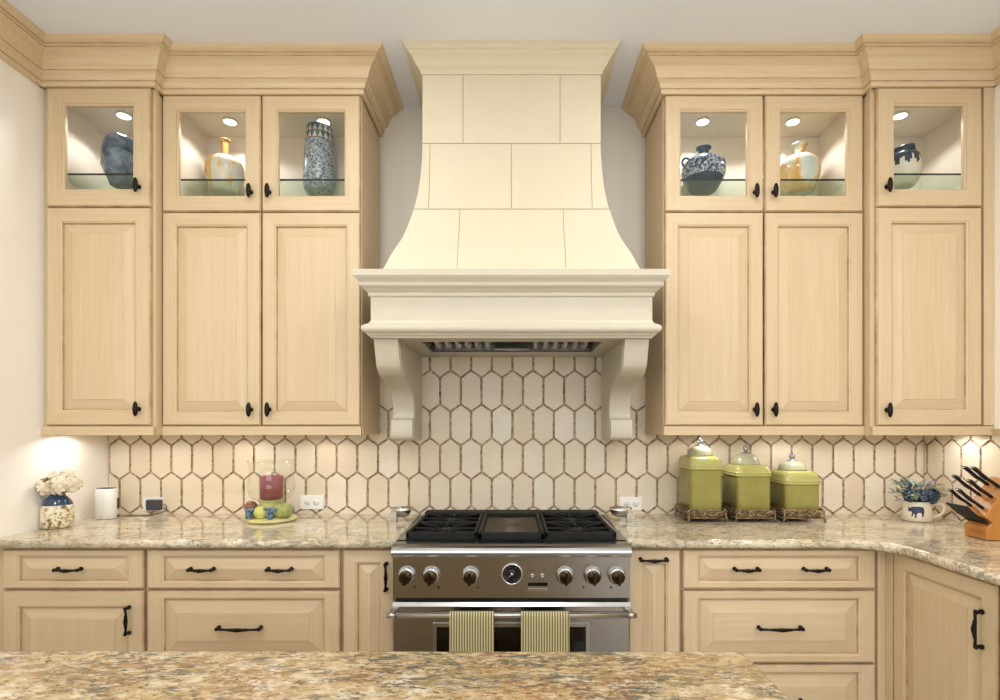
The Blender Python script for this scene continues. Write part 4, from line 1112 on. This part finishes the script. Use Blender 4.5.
for (dx, dy, dz, r) in ((-.05, -.03, .02, .026), (.04, -.03, .015, .032), (-.005, -.035, .02, .026), (.075, 0, .02, .024)):
    sc_.ball((cx+dx, y+dy, CT+.10+dz), r*.8, mi=2, n=10); petals(sc_, (cx+dx, y+dy, CT+.10+dz), r, 60, .017, mis=(2, 2, 0), rs=int(1000*dx)+99, up=-.7)
for k in range(190):
    a = rr.uniform(0, 2*PI); el = rr.uniform(-.1, 1.2); rad_ = rr.uniform(.01, .085)
    bp_ = (cx+rad_*math.cos(a)*1.15-.008, y+rad_*math.sin(a)*.7-.005, CT+.100+rr.uniform(0, .075))
    leaf(sc_, bp_, (math.cos(a)*math.cos(el), math.sin(a)*math.cos(el)*.7-.2, math.sin(el)), rr.uniform(.025, .05), rr.uniform(.010, .018), rr.choice((0, 0, 1)), .4)
for k in range(9):
    a = rr.uniform(-.6, .5) if k % 2 else rr.uniform(2.6, 3.6); b0_ = (cx+.04*math.cos(a), y-.01, CT+.12)
    e = (cx+.12*math.cos(a), y-.02+rr.uniform(-.02, .02), CT+.13+rr.uniform(-.015, .03)); sc_.tube([b0_, e], .0012, 5, mi=1)
    for q in range(7):
        t = .3+.1*q; p_ = Vector(b0_).lerp(Vector(e), t); leaf(sc_, p_, (math.cos(a), (-1)**q*.8, .3), .02, .010, 1)
for k in range(5): leaf(sc_, (cx-.055, y-.055, CT+.122), (math.cos(k*1.25), -.5, math.sin(k*1.25)), .022, .016, 1, .1)
sc_.tube([(cx, y, CT+.02), (cx, y, CT+.11)], .03, 10, mi=2)
tag(sc_.build('succulent_bouquet', ['succ_blue', 'succ_green', 'succ_navy']), 'blue grey artificial flowers and foliage bunched in the bull mug', 'flowers')

# ------------------------------------------------------------------ knife block
KB = Vector((1.961, -.617, CT))
kb = thing('knife_block', 'oak knife block in the right counter corner holding black handled knives', 'knife block', KB)
KM = Matrix.Translation(KB) @ Matrix.Rotation(math.radians(-3), 4, 'Z')
def kt(x, y_, z): return tuple(KM @ Vector((x, y_, z)))
def kprism(poly, y0_, y1_, mi=0):
    vs = [kt(u, y0_, w) for u, w in poly]+[kt(u, y1_, w) for u, w in poly]; n = len(poly)
    return MB().add(vs, [list(range(n))[::-1], [n+k for k in range(n)]]+[[k, (k+1) % n, n+(k+1) % n, n+k] for k in range(n)], mi)
kprism([(-.131, .0015), (-.131, .050), (-.108, .068), (-.140, .092), (-.030, .240), (.075, .162), (.115, .100), (.115, .0015)], -.056, .056).build('block', 'bamboo', kb, bevel=.003)
for u in (-.02, .0): MB().add([kt(-.1314, .020+u*.0+(.012 if u else -.018), .020), kt(-.1314, (.004 if u else -.040), .020), kt(-.1314, (.004 if u else -.040), .034), kt(-.1314, .020+(.012 if u else -.018)*1, .034)], [[0, 1, 2, 3]]).build('logo', 'bamboo_dark', kb)
def knife(base, d, L, label, w=.0125, flat=.62, grp='black handled knives in the block', name='kitchen_knife', dots=True):
    d = Vector(d).normalized(); b = Vector(base)
    t = thing(name, label, 'knife', kt(*b), grp)
    p = lambda s_, dz=0: kt(*(b+d*s_+Vector((-d.z, 0, d.x))*-dz))
    MB().tube([p(.0015), p(L*.08), p(L*.25, .001), p(L*.5, -.0015), p(L*.75, .001), p(L*.93, .003), p(L)], [w*.62, w*.9, w*.8, w*.95, w*.85, w*1.05, w*.75], 14, flat=flat).build('handle', 'knife_handle', t)
    MB().tube([p(-.03), p(.003)], [w*.5, w*.55], 8, flat=.25).build('blade', 'steel_bright', t)
    if dots:
        rv = MB()
        for f_ in (.25, .5, .75): rv.ball(Vector(p(L*f_))+Vector((0, -w*.62, .001)), .0022, n=8)
        rv.build('rivet', 'rivet', t)['kind'] = 'stuff'
        MB().tube([p(L*.985), p(L*1.012)], [w*.62, w*.5], 10, flat=flat).build('end_cap', 'rivet', t)
    return t
dk = Vector((-.80, 0, .60))
def slot(t_, yy): return (-.140+.6*t_, yy, .092+.8*t_)
for b, L, w, lb in ((slot(.142, .034), .118, .0125, 'long black knife handle in the top row, rear of the pair'),
         (slot(.138, -.022), .128, .0125, 'long black knife handle in the top row, front of the pair'),
         (slot(.090, .034), .130, .0120, 'black knife handle in the middle row, rear of the pair'),
         (slot(.088, -.026), .112, .0120, 'black knife handle in the middle row, front of the pair'),
         (slot(.036, .036), .108, .0110, 'slim black knife handle in the bottom row, rear of the pair'),
         (slot(.034, -.026), .126, .0115, 'slim black knife handle in the bottom row, front of the pair')): knife(b, dk, L, lb, w)
first = None; sb = lambda k: (-.118, .046-.0185*k, .0615)
for k in range(6):
    lb = ['rearmost steak knife', 'second steak knife from the rear', 'third steak knife from the rear', 'fourth steak knife from the rear', 'fifth steak knife from the rear', 'steak knife nearest the room'][k]+' in the low fan at the foot of the block'
    if first is None:
        first = knife(sb(0), (-.79, 0, .61),   .112, lb, .0062, .9, 'steak knives in the block', 'steak_knife', False)
        base0 = Vector(first.location); kids = [o for o in COL.objects if o.parent == first]
    else:
        cpy = first.copy(); COL.objects.link(cpy); cpy.location = base0+(Vector(kt(*sb(k)))-Vector(kt(*sb(0)))); cpy['label'] = lb
        for ch_ in kids: cc = ch_.copy(); COL.objects.link(cc); cc.parent = cpy; cc.matrix_parent_inverse = Matrix.Translation(-base0)

# ------------------------------------------------------------------ light
def area(name, loc, rot, size, e, col=(1, 1, 1), sy=None, shape='RECTANGLE'):
    d = bpy.data.lights.new(name, 'AREA'); d.energy = e; d.color = col; d.shape = shape; d.size = size
    if sy: d.size_y = sy
    o = bpy.data.objects.new(name, d); COL.objects.link(o); o.location = loc; o.rotation_euler = rot; return o
n_can = 0
for (x, y) in ((-.72, -1.15), (.72, -1.15), (-1.4, -2.15), (1.4, -2.15), (0, -3.2), (-1.2, -4.4), (1.2, -4.4)):  # ceiling cans outside the view, added as room fill
    t = thing('recessed_light', 'round recessed ceiling light above the kitchen', 'ceiling light', (x, y, ZC), 'recessed ceiling lights')
    MB().lathe([(.085, 0), (.088, -.003), (.075, -.005), (.070, -.001)], (x, y, ZC), 32, closed=True).build('trim_ring', 'white_plastic', t)
    MB().lathe([(.070, -.0015), (.0, -.0016)], (x, y, ZC), 32).build('lens', 'can', t)
    area('can_lamp', (x, y, ZC-.012), (0, 0, 0), .14, 6.8 if y > -2 else 18, (.98, .975, .97), shape='DISK')
area('window_daylight', (0, YB+.06, 1.7), (PI/2, 0, 0), 2.9, 60, (.90, .95, 1), sy=1.55)  # soft fill from the added window behind the camera
w = bpy.data.worlds.new('sky'); sc.world = w; w.use_nodes = True
bg = w.node_tree.nodes['Background']; sky = w.node_tree.nodes.new('ShaderNodeTexSky')
try: sky.sky_type = 'NISHITA'; sky.sun_disc = False; sky.sun_elevation = math.radians(35)
except Exception: pass
w.node_tree.links.new(sky.outputs[0], bg.inputs[0]); bg.inputs[1].default_value = .25
